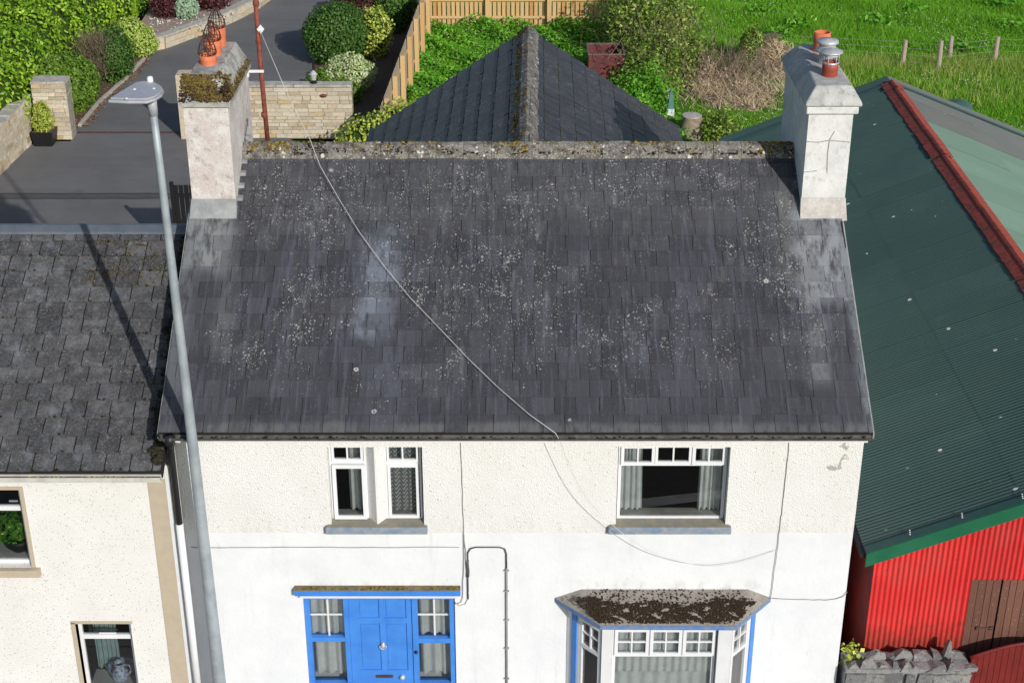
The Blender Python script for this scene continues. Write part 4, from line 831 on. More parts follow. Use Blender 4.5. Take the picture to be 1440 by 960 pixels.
pane(lw2, -6.19, -5.50, .67, 1.63, .135); pane(lw2, -6.19, -5.50, 1.70, 1.92, .13); b = MB(); b.box(-6.23, -5.46, .165, .6, .62, .68); ob('inner_sill', b, 'china_white', lw2)
b = MB(); b.box(-5.95, -5.70, .085, .099, 1.725, 1.745); ob('window_handle', b, 'white_pvc', lw2)
curtain(lw2, -6.2, -5.86, .70, 2.0, .62, 'curtain_teal', 5, .03)
t = thing('water_jug', (-5.80, .34, .68), 'blue and white china jug standing in front of a bowl on the window sill', 'jug')
b = MB(); b.lathe((-5.80, .34, .68), [(.06, 0), (.10, .03), (.125, .10), (.11, .18), (.065, .24), (.06, .28), (.085, .33), (.075, .33), (.05, .28)], 20); ob('body', b, 'china', t, True)
b = MB(); b.tube([(-5.73, .34, .97), (-5.65, .34, .96), (-5.63, .34, .88), (-5.69, .34, .80)], .013, 8); ob('handle', b, 'china', t, True)
b = MB(); b.lathe((-5.80, .47, .68), [(.07, 0), (.10, .02), (.19, .12), (.22, .17), (.20, .165), (.08, .03)], 24); tag(ob('bowl', b, 'china', None, True), 'wide blue and white china bowl behind the jug on the window sill', 'bowl')
t = thing('potted_plant', (-6.98, .36, 3.0), 'bushy green house plant in a black bowl behind upper window', 'plant')
b = MB(); b.lathe((-6.98, .36, 3.0), [(.09, 0), (.16, .08), (.21, .22), (.19, .22), (.1, .1)], 18); ob('bowl', b, 'black_metal', t, True)
P, N = lobes_points([((-6.98, .34, 3.42), (.26, .22, .26)), ((-7.2, .36, 3.35), (.22, .2, .2))], 700, (.3, 1.05)); link('foliage', leaf_mesh('foliage', P, N, .045, 'leaf_ground', 1.0, .7, .3), t)

# ================================================================== STREET LAMP
t = thing('street_lamp', (-4.13, -.52, 0), 'tall galvanised street lamp with flat grey head at the house front', 'street lamp')
b = MB(); b.tube([(-4.13, -.52, 0), (-4.14, -.52, 1.2), (-4.143, -.52, 1.24), (-4.165, -.52, 5.2), (-4.20, -.52, 9.0), (-4.215, -.52, 9.9)], [.105, .100, .090, .070, .046, .042], 20); ob('pole', b, 'galvanised', t, True)
b = MB(); b.tube([(-4.213, -.52, 9.72), (-4.215, -.52, 9.96)], [.055, .058], 16); ob('collar', b, 'lamp_grey', t, True)
outl = [(-4.66, -.78), (-4.42, -.82), (-4.20, -.82), (-4.12, -.72), (-4.08, -.58), (-4.085, -.42), (-4.14, -.26), (-4.24, -.14), (-4.37, -.08), (-4.48, -.14)]
b = MB(); b.prism([(x, y, 9.955) for x, y in outl], (0, 0, .035)); cx, cy = -4.33, -.46; b.prism([(cx + (x - cx) * .93, cy + (y - cy) * .93, 9.99) for x, y in outl], (0, 0, .022)); bevel(ob('head', b, 'lamp_grey', t), .012)
b = MB(); b.lathe((-4.30, -.14, 10.01), [(.038, 0), (.038, .04), (.03, .06), (0, .068)], 14); ob('photocell', b, 'white_paint', t, True)
for (x, y) in ((-4.42, -.45), (-4.2, -.42), (-4.44, -.80)): b = MB(); b.lathe((x, y, 10.01), [(.018, 0), (.018, .012), (0, .014)], 8); ob('screw', b, 'white_paint', t)

# ================================================================== GREEN SHED
shed = thing('shed', (8.9, 9, 0), 'long red corrugated shed with green tin roof beside the white house', 'shed')
SE0, SE1, SZE, SZR, SY0, SY1, SXE, SXR = 5.0, 12.8, 3.0, 4.55, .25, 17.2, 5.0, 8.87
def corr_sheet(org, u, v, ncor, L, pitch=.076, amp=.010, seg=6):
    u, v = Vector(u).normalized(), Vector(v).normalized(); n = u.cross(v); b = MB(); N = ncor * seg
    for i in range(N + 1):
        p = Vector(org) + u * (pitch * i / seg) + n * (amp * math.cos(2 * math.pi * i / seg)); b.v += [tuple(p), tuple(p + v * L)]
    for i in range(N): b.f.append((2 * i, 2 * i + 2, 2 * i + 3, 2 * i + 1))
    return b
half = SXR - SXE; sl = math.hypot(half, SZR - SZE); vl = Vector((half, 0, SZR - SZE)).normalized(); vr = Vector((-half, 0, SZR - SZE)).normalized()
b = MB(); b.add([(SXE + .05, SY0 + .05, SZE - .03), (SXR, SY0 + .05, SZR - .03), (SXR, SY1 - .05, SZR - .03), (SXE + .05, SY1 - .05, SZE - .03), (2 * SXR - SXE - .05, SY0 + .05, SZE - .03), (2 * SXR - SXE - .05, SY1 - .05, SZE - .03)], [(0, 1, 2, 3), (1, 4, 5, 2)]); srf = ob('roof', b, 'trim_teal', shed)
ncor = 10; W = ncor * .076; ns = int(math.ceil((SY1 - SY0) / W)); half1 = sl * .55
meshes = {}
for side in (0, 1):
    for row in (0, 1):
        for k in range(ns):
            # left slope: u points to -y so that the normal is up
            y1 = min(SY0 + (k + 1) * W, SY1)
            matn = 'sheet_green' if side == 0 else ('sheet_grey' if k >= ns - 4 else 'sheet_green_lit')
            key = (side, row, matn)
            if key not in meshes:
                if side == 0: bb = corr_sheet((0, 0, 0), (0, -1, 0), vl, ncor, half1 + .08 if row == 0 else sl - half1)
                else: bb = corr_sheet((0, 0, 0), (0, 1, 0), vr, ncor, half1 + .08 if row == 0 else sl - half1)
                meshes[key] = bb.mesh('roof_sheet', matn, True)
            o = link('roof_sheet', meshes[key], srf); e = random.uniform(0, .003) + (.003 if row else 0)
            if side == 0: o.location = (SXE + vl.x * (half1 if row else 0), SY0 + (k + 1) * W, SZE + vl.z * (half1 if row else 0) + e + (k % 2) * .003)
            else: o.location = (2 * SXR - SXE + vr.x * (half1 if row else 0), SY0 + k * W, SZE + vr.z * (half1 if row else 0) + e + (k % 2) * .003)
# ridge cap in lengths
k = 0; y = SY0 - .02
while y < SY1:
    y2 = min(y + 1.5, SY1 + .03); dzz = random.uniform(-.008, .012); b = MB()
    for s, mt in ((-1, 'rust_ridge'), (1, 'rust_lit')):
        pass
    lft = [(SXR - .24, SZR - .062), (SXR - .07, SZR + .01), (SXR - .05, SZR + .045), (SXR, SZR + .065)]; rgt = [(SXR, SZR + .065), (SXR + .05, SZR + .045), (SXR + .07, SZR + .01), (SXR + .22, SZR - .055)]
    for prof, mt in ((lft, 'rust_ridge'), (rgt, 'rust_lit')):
        b = MB()
        nseg = 12; vs = []
        for j in range(nseg + 1):
            yy = y + (y2 - y) * j / nseg
            for i, (x, z) in enumerate(prof): vs.append((x + (random.uniform(-.02, .01) if (i == 0 and mt == 'rust_ridge') else 0), yy, z + dzz))
        m4 = len(prof); b.add(vs, [(j * m4 + i, (j + 1) * m4 + i, (j + 1) * m4 + i + 1, j * m4 + i + 1) for j in range(nseg) for i in range(m4 - 1)][::1]); ob('ridge_cap', b, mt, srf)
    y = y2
# barge board, front + far
def barge(y, s, mat2, mat):
    for sgn in (-1, 1):
        e = Vector((SXR + sgn * half, y, SZE)); a = Vector((SXR, y, SZR)); up = Vector((0, 0, .03))
        b = MB(); b.prism([e + Vector((0, 0, .022)), a + Vector((0, 0, .022)), a + Vector((0, s * .16, .022)), e + Vector((0, s * .16, .022))], (0, 0, .012)); p = ob('barge_flashing', b, mat2, shed)
        b = MB(); b.prism([e + Vector((0, -s * .003, .03)), a + Vector((0, -s * .003, .03)), a + Vector((0, -s * .003, -.19)), e + Vector((0, -s * .003, -.19))], (0, -s * .025, 0)); ob('barge_board', b, mat, shed)
barge(SY0 - .03, 1, 'trim_teal', 'trim_green'); barge(SY1 + .03, -1, 'trim_teal', 'trim_teal')
b = MB(); b.box(SXE - .07, SXE - .005, SY0, SY1, SZE - .07, SZE - .01); ob('gutter', b, 'pvc_black', shed)
# front wall of corrugated sheets with the doorway
SWX0 = 5.17
def wz(x): return SZE + (x - SXE) * (SZR - SZE) / half - .14 if x < SXR else SZE + (2 * SXR - SXE - x) * (SZR - SZE) / half - .14
x = SWX0; kk = 0; DX0, DX1, DZ = 6.60, 7.75, 2.46
while x < 2 * SXR - SXE - .2:
    nco = 9; seg = 8; wd = nco * .076; yo = SY0 + .13 + (.004 if kk % 2 else 0)
    def strip(xa, xb, z0):
        b = MB(); n = int(round((xb - xa) / .0095)); 
        for i in range(n + 1):
            xx = xa + (xb - xa) * i / n; yy = yo - .016 * math.cos(2 * math.pi * (xx + .004 * math.sin(xx * 5.3)) / .076) + .006 * math.sin(xx * 2.3); b.v += [(xx, yy, z0), (xx, yy, max(wz(xx), z0 + .01))]
        for i in range(n): b.f.append((2 * i, 2 * i + 2, 2 * i + 3, 2 * i + 1))
        ob('wall_sheet', b, 'sheet_red', shed, True)
    xa, xb = x, x + wd
    if xb <= DX0 or xa >= DX1: strip(xa, xb, .0)
    else:
        if xa < DX0: strip(xa, DX0, .0)
        strip(max(xa, DX0), min(xb, DX1), DZ)
        if xb > DX1: strip(DX1, xb, .0)
    x = xb; kk += 1
bb = MB(); n = int((SY1 - SY0 - .2) / .019)
for i in range(n + 1):
    yy = SY0 + .14 + i * .019; xx = SWX0 + .003 + .009 * math.cos(2 * math.pi * yy / .076); bb.v += [(xx, yy, 0), (xx, yy, SZE - .02)]
for i in range(n): bb.f.append((2 * i + 2, 2 * i, 2 * i + 1, 2 * i + 3))
ob('side_wall', bb, 'wall_dark_red', shed, True)
b = MB(); b.box(2 * SXR - SWX0 - .02, 2 * SXR - SWX0, SY0 + .2, SY1 - .1, 0, SZE - .05); b.prism([(SWX0 + .02, SY1 - .1, 0), (2 * SXR - SWX0 - .03, SY1 - .1, 0), (2 * SXR - SWX0 - .03, SY1 - .1, SZE - .1), (SXR, SY1 - .1, SZR - .15), (SWX0 + .02, SY1 - .1, SZE - .1)], (0, .03, 0)); ob('rear_wall', b, 'wall_dark_red', shed)
b = MB(); b.box(DX0, DX1, SY0 + .19, SY0 + .22, 0, DZ); sdoor = ob('door', b, 'black_timber', shed)
x = DX0 + .012; kk = 0
while x < DX1 - .03:
    wdt = random.uniform(.088, .112); b = MB(); x2 = min(x + wdt, DX1 - .01); b.box(x, x2, SY0 + .15 + random.uniform(0, .006), SY0 + .188, .05, DZ - .012)
    ob('plank', b, 'timber_brown', sdoor); x = x2 + (.03 if kk == 3 else .008); kk += 1
b = MB(); b.tube([(6.79, SY0 + .135, 1.60), (7.02, SY0 + .135, 1.60)], .012, 8); b.box(6.78, 6.83, SY0 + .125, SY0 + .149, 1.57, 1.63); b.box(6.98, 7.03, SY0 + .125, SY0 + .149, 1.57, 1.63); ob('bolt', b, 'wire_rust', sdoor)
b = MB()
for x in (5.6, 6.3, 7.1): 
    for k in range(3): b.lathe((x + .01 * k, SY0 + .05 + .05 * k, wz(x) + .19), [(.012, 0), (.010, .008), (0, .01)], 6)
ob('fixing', b, 'white_paint', shed)

# ================================================================== ROUGH STONE WALL + GATE
sw = thing('stone_wall', (5.7, .0, 0), 'grey rubble wall topped with jagged upright stones beside red shed', 'wall')
b = MB(); b.box(4.80, 6.60, -.185, .22, 0, 1.30); ob('mortar_core', b, 'mortar_grey', sw)
def rough_box(cx, cy, cz, sx, sy, sz, j, r=random):
    b = MB(); b.box(-sx / 2, sx / 2, -sy / 2, sy / 2, -sz / 2, sz / 2)
    b.v = [(cx + x + r.uniform(-j, j) * sx, cy + y + r.uniform(-j, j) * sy, cz + z + r.uniform(-j, j) * sz) for x, y, z in b.v]; return b
z = .08
while z < 1.22:
    x = 4.82; hh = random.uniform(.16, .25)
    while x < 6.56:
        wdt = random.uniform(.16, .34); wdt = min(wdt, 6.62 - x); ob('stone', rough_box(x + wdt / 2, -.13, z + hh / 2, wdt - .01, random.uniform(.12, .2), hh - .01, .16), 'grey_stone', sw); x += wdt
    z += hh
random.seed(41)
for row, (yy, zz) in enumerate(((-.10, 1.30), (.11, 1.34))):
    x = 4.82 + row * .13
    while x < 6.55:
        wdt = random.uniform(.11, .34); b = MB(); hh = random.choice((.04, .07, .10, .13, .18, .25)) * random.uniform(.8, 1.2); lean = random.uniform(-.07, .07); d = random.uniform(.07, .13)
        a = [(x, -d, 0), (x + wdt, -d * random.uniform(.7, 1), 0), (x + wdt, d, 0), (x, d * random.uniform(.6, 1), 0)]
        tx = x + wdt * random.uniform(.1, .9)
        tp = [(tx - wdt * random.uniform(.08, .35) + lean, -d * random.uniform(.2, .8), hh), (tx + wdt * random.uniform(.02, .3) + lean, -d * random.uniform(.1, .8), hh * random.uniform(.7, 1)), (tx + wdt * random.uniform(.02, .3) + lean, d * random.uniform(.1, .8), hh * random.uniform(.6, .9)), (tx - wdt * random.uniform(.05, .35) + lean, d * random.uniform(.1, .8), hh * random.uniform(.8, 1.05))]
        b.add([(px_, yy + py_, zz + pz_ - .03) for px_, py_, pz_ in a + tp], [(3, 2, 1, 0), (4, 5, 6, 7), (0, 1, 5, 4), (1, 2, 6, 5), (2, 3, 7, 6), (3, 0, 4, 7)]); ob('coping_stone', b, 'grey_stone', sw); x += wdt * .92
n = 130; P = np.stack([rng.normal(4.90, .06, n), rng.uniform(-.12, .2, n), rng.uniform(1.15, 1.55, n)], 1)
t = tag(link('wall_weed', leaf_mesh('wall_weed', P, np.tile([0, -.4, 1.], (n, 1)), .035, 'leaf_yellow', .8, .8)), 'small yellow green weed growing between house corner and rubble wall', 'plant')
gt = thing('gate', (7.5, .0, 0), 'maroon boarded gate with arched top at the shed yard', 'gate')
gz = lambda x: 1.36 + .27 * math.sin(min(1, max(0, (x - 6.62) / 1.9)) * math.pi)
x = 6.64; k = 0
while x < 8.5:
    x2 = x + .082; b = MB(); b.prism([(x, -.02, .05), (x2, -.02, .05), (x2, -.02, gz(x2)), (x, -.02, gz(x))], (0, .03, 0)); ob('board', b, 'maroon_paint', gt); x = x2 + .006
b = MB(); xs = [6.62 + i * .1 for i in range(20)]; b.tube([(xx, -.005, gz(xx) + .01) for xx in xs], .024, 8); ob('top_rail', b, 'maroon_paint', gt, True)
b = MB(); b.box(6.64, 8.5, .012, .05, .3, .38); b.box(6.64, 8.5, .012, .05, 1.1, 1.18); ob('cross_rail', b, 'maroon_paint', gt)

# ================================================================== STONE WALLS OF THE DRIVE
def stone_wall(t, p0, p1, H, T, mw, mh, mat='wall_stone', coping=True, H1=None, cmat='coping_pale', cap_h=.07):
    p0, p1 = Vector((*p0, 0)), Vector((*p1, 0)); d = (p1 - p0); Ln = d.length; d /= Ln; nn = Vector((d.y, -d.x, 0)); H1 = H1 or H; z = 0
    rot = Matrix(((d.x, -nn.x, 0, 0), (d.y, -nn.y, 0, 0), (0, 0, 1, 0), (0, 0, 0, 1)))
    b = MB(); a = [p0 + nn * (T / 2 - .03), p1 + nn * (T / 2 - .03), p1 - nn * (T / 2 - .03), p0 - nn * (T / 2 - .03)]; Hm = min(H, H1) - .02; b.prism([tuple(q) for q in a], (0, 0, Hm)); ob('mortar_core', b, 'mortar', t)
    while z < max(H, H1) - .03:
        hh = random.uniform(.75, 1.25) * mh; hh = min(hh, max(H, H1) - z) ; s = 0
        if hh < .03: break
        while s < Ln - .02:
            w_ = min(random.uniform(.6, 1.5) * mw, Ln - s)
            if Ln - s - w_ < .08: w_ = Ln - s
            zt = H + (H1 - H) * (s + w_ / 2) / Ln
            if z < zt - .03:
                h2 = min(hh, zt - z); bb = rough_box(0, 0, 0, w_ - .012, T + random.uniform(-.02, .03), h2 - .012, .03)
                M = Matrix.Translation(p0 + d * (s + w_ / 2) + Vector((0, 0, z + h2 / 2))) @ rot; bb.v = [tuple(M @ Vector(q)) for q in bb.v]; ob('stone', bb, mat, t)
            s += w_
        z += hh
    if coping:
        s = 0
        while s < Ln - .05:
            w_ = min(random.uniform(.4, .7), Ln - s); zt = H + (H1 - H) * (s + w_ / 2) / Ln
            bb = rough_box(0, 0, 0, w_ - .01, T + .06, cap_h, .03); M = Matrix.Translation(p0 + d * (s + w_ / 2) + Vector((0, 0, zt + cap_h / 2))) @ rot; bb.v = [tuple(M @ Vector(q)) for q in bb.v]; ob('coping_stone', bb, cmat, t); s += w_
random.seed(5)
mwall = thing('stone_wall', (-7, 26.5, 0), 'tan coursed stone wall between driveway and back yard, right behind the mossy chimney', 'wall')
stone_wall(mwall, (-9.3, 26.45), (-4.72, 26.45), 1.58, .34, .36, .125, cap_h=.06)
b = MB(); b.box(-9.85, -9.3, 26.2, 26.75, 0, 1.95); ob('pier', b, 'wall_stone', mwall)
b = MB(); b.lathe((-5.55, 26.28, 1.27), [(0, -.0), (.09, .02), (.12, .06), (.07, .09), (0, .1)], 12); ob('rust_stain_plate', b, 'rust_pole', mwall)
t = thing('wall_lantern', (-5.84, 26.45, 1.64), 'small grey lantern standing on tan stone wall coping', 'lantern')
b = MB(); b.lathe((-5.84, 26.45, 1.64), [(.10, 0), (.10, .04), (.05, .06), (.05, .1)], 12); ob('base', b, 'black_metal', t)
b = MB(); b.lathe((-5.84, 26.45, 1.64), [(.07, .1), (.10, .26), (.13, .27), (.05, .36), (0, .4)], 10); ob('lamp_head', b, 'pale_stone', t)
b = MB(); b.tube([(-5.85, 26.7, 0), (-5.86, 26.7, 2.4)], .035, 8); b.lathe((-5.86, 26.7, 2.4), [(.05, 0), (.05, .03), (0, .05)], 8); tag(ob('garden_post', b, 'black_metal', None), 'slim black post standing behind the stone wall by the dark round bush', 'post')
lw = thing('garden_wall', (-14.4, 24, 0), 'low tan stone wall below bright hedge at far left', 'wall')
stone_wall(lw, (-14.72, 20.5), (-14.32, 26.1), 1.15, .34, .36, .15, H1=1.38, coping=True, cap_h=.05)
pr = thing('stone_pier', (-13.6, 26.4, 0), 'square tan stone pier at hedge end beside small potted conifer', 'pier')
stone_wall(pr, (-14.10, 26.4), (-13.08, 26.4), 1.72, .55, .34, .14, cap_h=.07)
cw = thing('curved_wall', (-11.2, 37.7, 0), 'low curved pale stone wall edging the flower bed up the drive', 'wall')
cp = [(-12.72, 35.4), (-12.3, 35.75), (-11.75, 36.7), (-11.2, 37.65), (-10.5, 39.1), (-9.85, 40.9), (-9.4, 43), (-9.0, 46)]
for a, c in zip(cp, cp[1:]): stone_wall(cw, a, c, .42, .30, .5, .22, cap_h=.06)

# planter
t = thing('planter', (-13.78, 25.85, 0), 'black square planter with clipped golden conifer against the stone pier', 'planter')
b = MB(); lo = [(-.26, -.26, 0), (.26, -.26, 0), (.26, .26, 0), (-.26, .26, 0)]; hi = [(-.32, -.32, .45), (.32, -.32, .45), (.32, .32, .45), (-.32, .32, .45)]
b.add([(x - 13.78, y + 25.8, z) for x, y, z in lo + hi], [(3, 2, 1, 0), (0, 1, 5, 4), (1, 2, 6, 5), (2, 3, 7, 6), (3, 0, 4, 7)]); ob('pot', b, 'black_metal', t)
b = MB(); b.box(-14.09, -13.47, 25.49, 26.11, .38, .42); ob('compost', b, 'soil', t)
L = [((-13.78, 25.8, .68), (.31, .31, .32)), ((-13.78, 25.8, .98), (.23, .23, .30))]; P, N = lobes_points(L, 2600, (.75, 1.08)); link('foliage', leaf_mesh('foliage', P, N, .035, 'leaf_yellow', .8, .4, .4), t); link('branches', core_mesh('branches', L, 'core'), t)
# black slatted gate
t = thing('side_gate', (-7.75, 17, 0), 'black slatted wooden gate behind the roughcast chimney', 'gate')
for k in range(8): b = MB(); x = -8.12 + k * .125; b.box(x, x + .105, 17.0, 17.025, .05, 2.08); ob('plank', b, 'black_timber', t)
b = MB(); b.box(-8.2, -8.12, 16.96, 17.06, 0, 2.16); b.box(-7.12, -7.04, 16.96, 17.06, 0, 2.16); ob('post', b, 'black_timber', t)
b = MB(); b.box(-8.12, -7.12, 16.965, 16.998, 1.8, 1.88); b.box(-8.12, -7.12, 16.965, 16.998, .3, .38); ob('rail', b, 'black_timber', t)

# ================================================================== TIMBER FENCES
fb = thing('timber_fence', (.5, 38.3, 0), 'pale new timber board fence across the end of the garden', 'fence')
x = -3.05; k = 0
while x < 5.6:
    b = MB(); b.box(x, x + .125, 38.36, 38.382, .06 + random.uniform(-.03, .03), 1.8 + random.uniform(-.01, .01)); ob('board', b, 'timber', fb); x += .168
for x in (-3.12, -.97, 1.28, 3.84, 5.7): b = MB(); b.box(x, x + .16, 38.14, 38.28, 0, 1.85); ob('post', b, 'timber', fb)
for z in (.36, 1.0, 1.6):
    b = MB(); b.box(-2.96, 5.7, 38.29, 38.352, z, z + .09); ob('rail', b, 'timber', fb)
fs = thing('timber_fence', (-3.3, 31, 0), 'weathered timber fence running away along the left garden side', 'fence')
A, B = Vector((-3.66, 23.7, 0)), Vector((-3.04, 38.2, 0)); D_ = B - A; Ln = D_.length; D_ /= Ln; NN = Vector((D_.y, -D_.x, 0)); s = 0
def fbox(s0, s1, d0, d1, z0, z1, nm, mt, par):
    b = MB(); q = [A + D_ * s0 + NN * d0, A + D_ * s1 + NN * d0, A + D_ * s1 + NN * d1, A + D_ * s0 + NN * d1]; b.prism([(p.x, p.y, z0) for p in q], (0, 0, z1 - z0)); return ob(nm, b, mt, par)
while s < Ln - .15: fbox(s, s + .15, -.02, 0, .05, 1.8 + random.uniform(-.01, .01), 'board', 'timber_grey', fs); s += .172
for s in np.arange(.6, Ln, 2.1): fbox(s, s + .15, .03, .17, 0, 1.86, 'post', 'timber', fs)
for z in (.4, 1.35): fbox(0, Ln, .002, .028, z, z + .09, 'rail', 'timber', fs)

# ================================================================== VEGETATION
L = []
for y in np.arange(22.2, 45, 1.25):
    xr = np.interp(y, [22, 27, 31, 34, 38, 45], [-14.75, -14.55, -14.9, -14.2, -13.7, -13.8])
    for i in range(5):
        x = xr - .75 - i * 1.45; L.append(((x + random.uniform(-.3, .3), y + random.uniform(-.3, .3), (1.25 if i == 0 else 1.45) + random.uniform(-.15, .15)), (1.05, 1.0, (1.25 if i == 0 else 1.5) + random.uniform(-.12, .2))))
random.seed(11)
shrub('hedge', L, 120000, .07, 'leaf_hedge', 'large bright green leafy hedge filling the top left corner', 'hedge', spread=.6, lump=.05, f=.86)
shrub('shrub', [((-19.0, 42.0, 2.6), (2.4, 2.6, 1.8)), ((-16.9, 43.5, 2.3), (1.6, 2.2, 1.5))], 9000, .08, 'leaf_blue', 'blue green shrub rising above the hedge at the very corner', spread=.8)
shrub('round_bush', [((-13.85, 29.1, .8), (.92, 1.15, .95)), ((-14.3, 28.6, .9), (.8, .9, .9))], 9000, .055, 'leaf_round', 'clipped rounded green bush directly behind the stone pier', 'bush', spread=.6, lump=.02, shell=(.9, 1.03))
shrub('shrub', [((-13.15, 32.3, .75), (.62, .95, .9))], 4500, .05, 'leaf_dark', 'dense dark green shrub between clipped bush and lime shrub', spread=.7)
n = 1600; P = lobes_points([((-13.62, 31.6, .85), (.62, .5, .85))], n, (.5, 1.1))[0]; tag(link('bare_shrub', blade_mesh('bare_shrub', P, .35, .008, 'twig', .9)), 'bare grey twiggy shrub beside the clipped bush on the drive', 'shrub')
shrub('shrub', [((-13.3, 35.2, .55), (.75, .8, .6)), ((-12.8, 34.9, .4), (.5, .5, .45))], 4200, .055, 'leaf_lime', 'lime green low shrub at the start of the curved wall', spread=.8)
shrub('shrub', [((-13.9, 40.2, 1.0), (1.3, 1.2, 1.0)), ((-12.1, 41.2, .8), (.9, .9, .75))], 6000, .06, 'leaf_dark', 'dark green mound at the top of the flower bed', spread=.7)
shrub('shrub', [((-12.6, 38.3, .85), (.6, .5, .5))], 2600, .05, 'leaf_purple', 'purple brown leaved shrub left of the silvery plant', spread=.9, core=False, shell=(.3, 1.05))
shrub('shrub', [((-11.85, 38.2, .8), (.42, .42, .42))], 1900, .05, 'leaf_silver', 'small silvery grey shrub in the flower bed', spread=.8)
shrub('shrub', [((-11.15, 39.6, .8), (.75, .8, .45))], 3000, .055, 'leaf_purple', 'spreading dark purple shrub right of the silvery plant', spread=.9, core=False, shell=(.3, 1.05))
shrub('shrub', [((-10.6, 41.6, .85), (.5, .6, .45))], 1800, .06, 'leaf_round', 'small fresh green shrub by the curved wall top', spread=.8)
n = 300; P = np.stack([rng.uniform(-13.2, -10.2, n), rng.uniform(36.3, 41, n), np.full(n, .46)], 1); o = link('bed_flowers', leaf_mesh('bed_flowers', P, np.tile([0, 0, 1.], (n, 1)), .06, 'petal_white', .6)); o['kind'] = 'stuff'; tag(o, 'tiny pale blooms scattered over the gravel flower bed', 'flowers')
shrub('round_bush', [((-6.05, 34.1, .95), (1.05, 1.1, 1.0)), ((-5.75, 34.5, .95), (.9, 1.0, .9))], 11000, .05, 'leaf_dark', 'big dark rounded bush standing on the driveway edge', 'bush', spread=.6, lump=.04)
shrub('shrub', [((-4.75, 34.8, .8), (.62, .8, .85))], 3000, .06, 'leaf_yellow', 'yellow variegated shrub right of the big dark bush', spread=.9, shell=(.6, 1.1))
shrub('shrub', [((-5.25, 30.9, .55), (.8, .8, .6))], 4500, .05, 'leaf_white', 'pale cream variegated bush behind the tan wall', spread=.9)
shrub('shrub', [((-6.1, 30.3, .4), (.5, .6, .45)), ((-5.4, 29.6, .35), (.7, .5, .4))], 3000, .05, 'leaf_round', 'low green plant left of the cream variegated bush', spread=.8)
shrub('shrub', [((-5.4, 38.4, .9), (.85, .9, .9))], 4000, .06, 'leaf_purple', 'dark purple bush at the top of the shrub bed', spread=.9)
shrub('shrub', [((-4.25, 38.2, .9), (.75, 1.0, .95))], 4500, .055, 'leaf_dark', 'dark green bush by the end of the weathered fence', spread=.7)
shrub('shrub', [((-6.3, 40.2, .5), (.5, .5, .5))], 1500, .055, 'leaf_white', 'small pale shrub beside the drive at top edge', spread=.9)
shrub('shrub', [((-3.9, 22.9, .9), (.95, .85, .9)), ((-3.15, 23.6, 1.0), (.85, .9, .9)), ((-2.5, 24.9, .9), (.8, .9, .7))], 7000, .06, 'leaf_yellow', 'yellow green bush between stone wall and rear wing roof', spread=.8, shell=(.7, 1.1))
shrub('shrub', [((-4.7, 22.8, .5), (.6, .7, .5))], 2400, .06, 'leaf_round', 'low green bush at foot of the tan wall end', spread=.8)
# garden ground cover
n = 52000; X = rng.uniform(-3.3, 5.2, n); Y = rng.uniform(23, 38.1, n); hgt = .16 + .16 * np.sin(X * 1.7) * np.sin(Y * 1.1) + .25 * np.clip((Y - 36) / 2.2, 0, 1) + .12 * np.sin(X * 4 + Y * 3)
P = np.stack([X, Y, np.clip(hgt, .05, 2) * rng.uniform(.3, 1.1, n)], 1)
o = link('ground_cover', leaf_mesh('ground_cover', P, np.tile([0, -.2, 1.], (n, 1)), .07, 'leaf_ground', .6, .6)); o['kind'] = 'stuff'; tag(o, 'bright green low weeds carpeting the garden behind the rear wing', 'ground cover')
n = 700; P = np.stack([rng.uniform(0, 5, n), rng.uniform(35.5, 38, n), rng.uniform(.35, .6, n)], 1)
# brambles
shrub('bramble', [((4.3, 33.8, 1.2), (.95, .9, 1.35)), ((5.3, 34.8, 1.0), (.9, .9, 1.2)), ((4.3, 36.8, 1.1), (.7, .8, 1.2)), ((5.5, 36.2, 1.0), (.8, .8, 1.1))], 13000, .07, 'leaf_bramble', 'tall tangled ivy bush at the right end of the timber fence', 'bush', spread=1.1, shell=(.40, 1.32), lump=.30, core=False)
shrub('bramble', [((4.9, 31.6, .7), (1.0, .9, .9)), ((4.4, 30.2, .5), (.9, .9, .6)), ((5.8, 32.4, .6), (.8, .8, .75))], 9000, .065, 'leaf_bramble', 'lower olive green bramble below the ivy bush', 'bush', spread=1.1, shell=(.40, 1.32), lump=.30, core=False)
shrub('bramble', [((4.2, 29.0, .5), (.8, .8, .7)), ((3.9, 26.9, .4), (.6, .8, .5)), ((4.3, 25.0, .3), (.7, .7, .4))], 7000, .06, 'leaf_ground', 'leafy green bramble along the rear wing roof edge', 'bush', spread=1.1, shell=(.40, 1.32), lump=.30, core=False)
shrub('bramble', [((6.2, 26.2, .3), (.5, .7, .45)), ((5.0, 24.6, .15), (.6, .5, .3))], 5000, .05, 'leaf_bramble', 'low bramble around the cut tree stump', 'bush', spread=1.1, shell=(.40, 1.32), lump=.30, core=False)
n = 500; P = np.stack([rng.normal(5.0, .9, n), rng.normal(33.0, 1.8, n), rng.uniform(.3, 1.6, n)], 1); o = link('bramble_stems', blade_mesh('bramble_stems', P, .9, .012, 'twig', .8)); o['kind'] = 'stuff'; tag(o, 'bare arching stems poking out of the tangled bushes', 'stems')
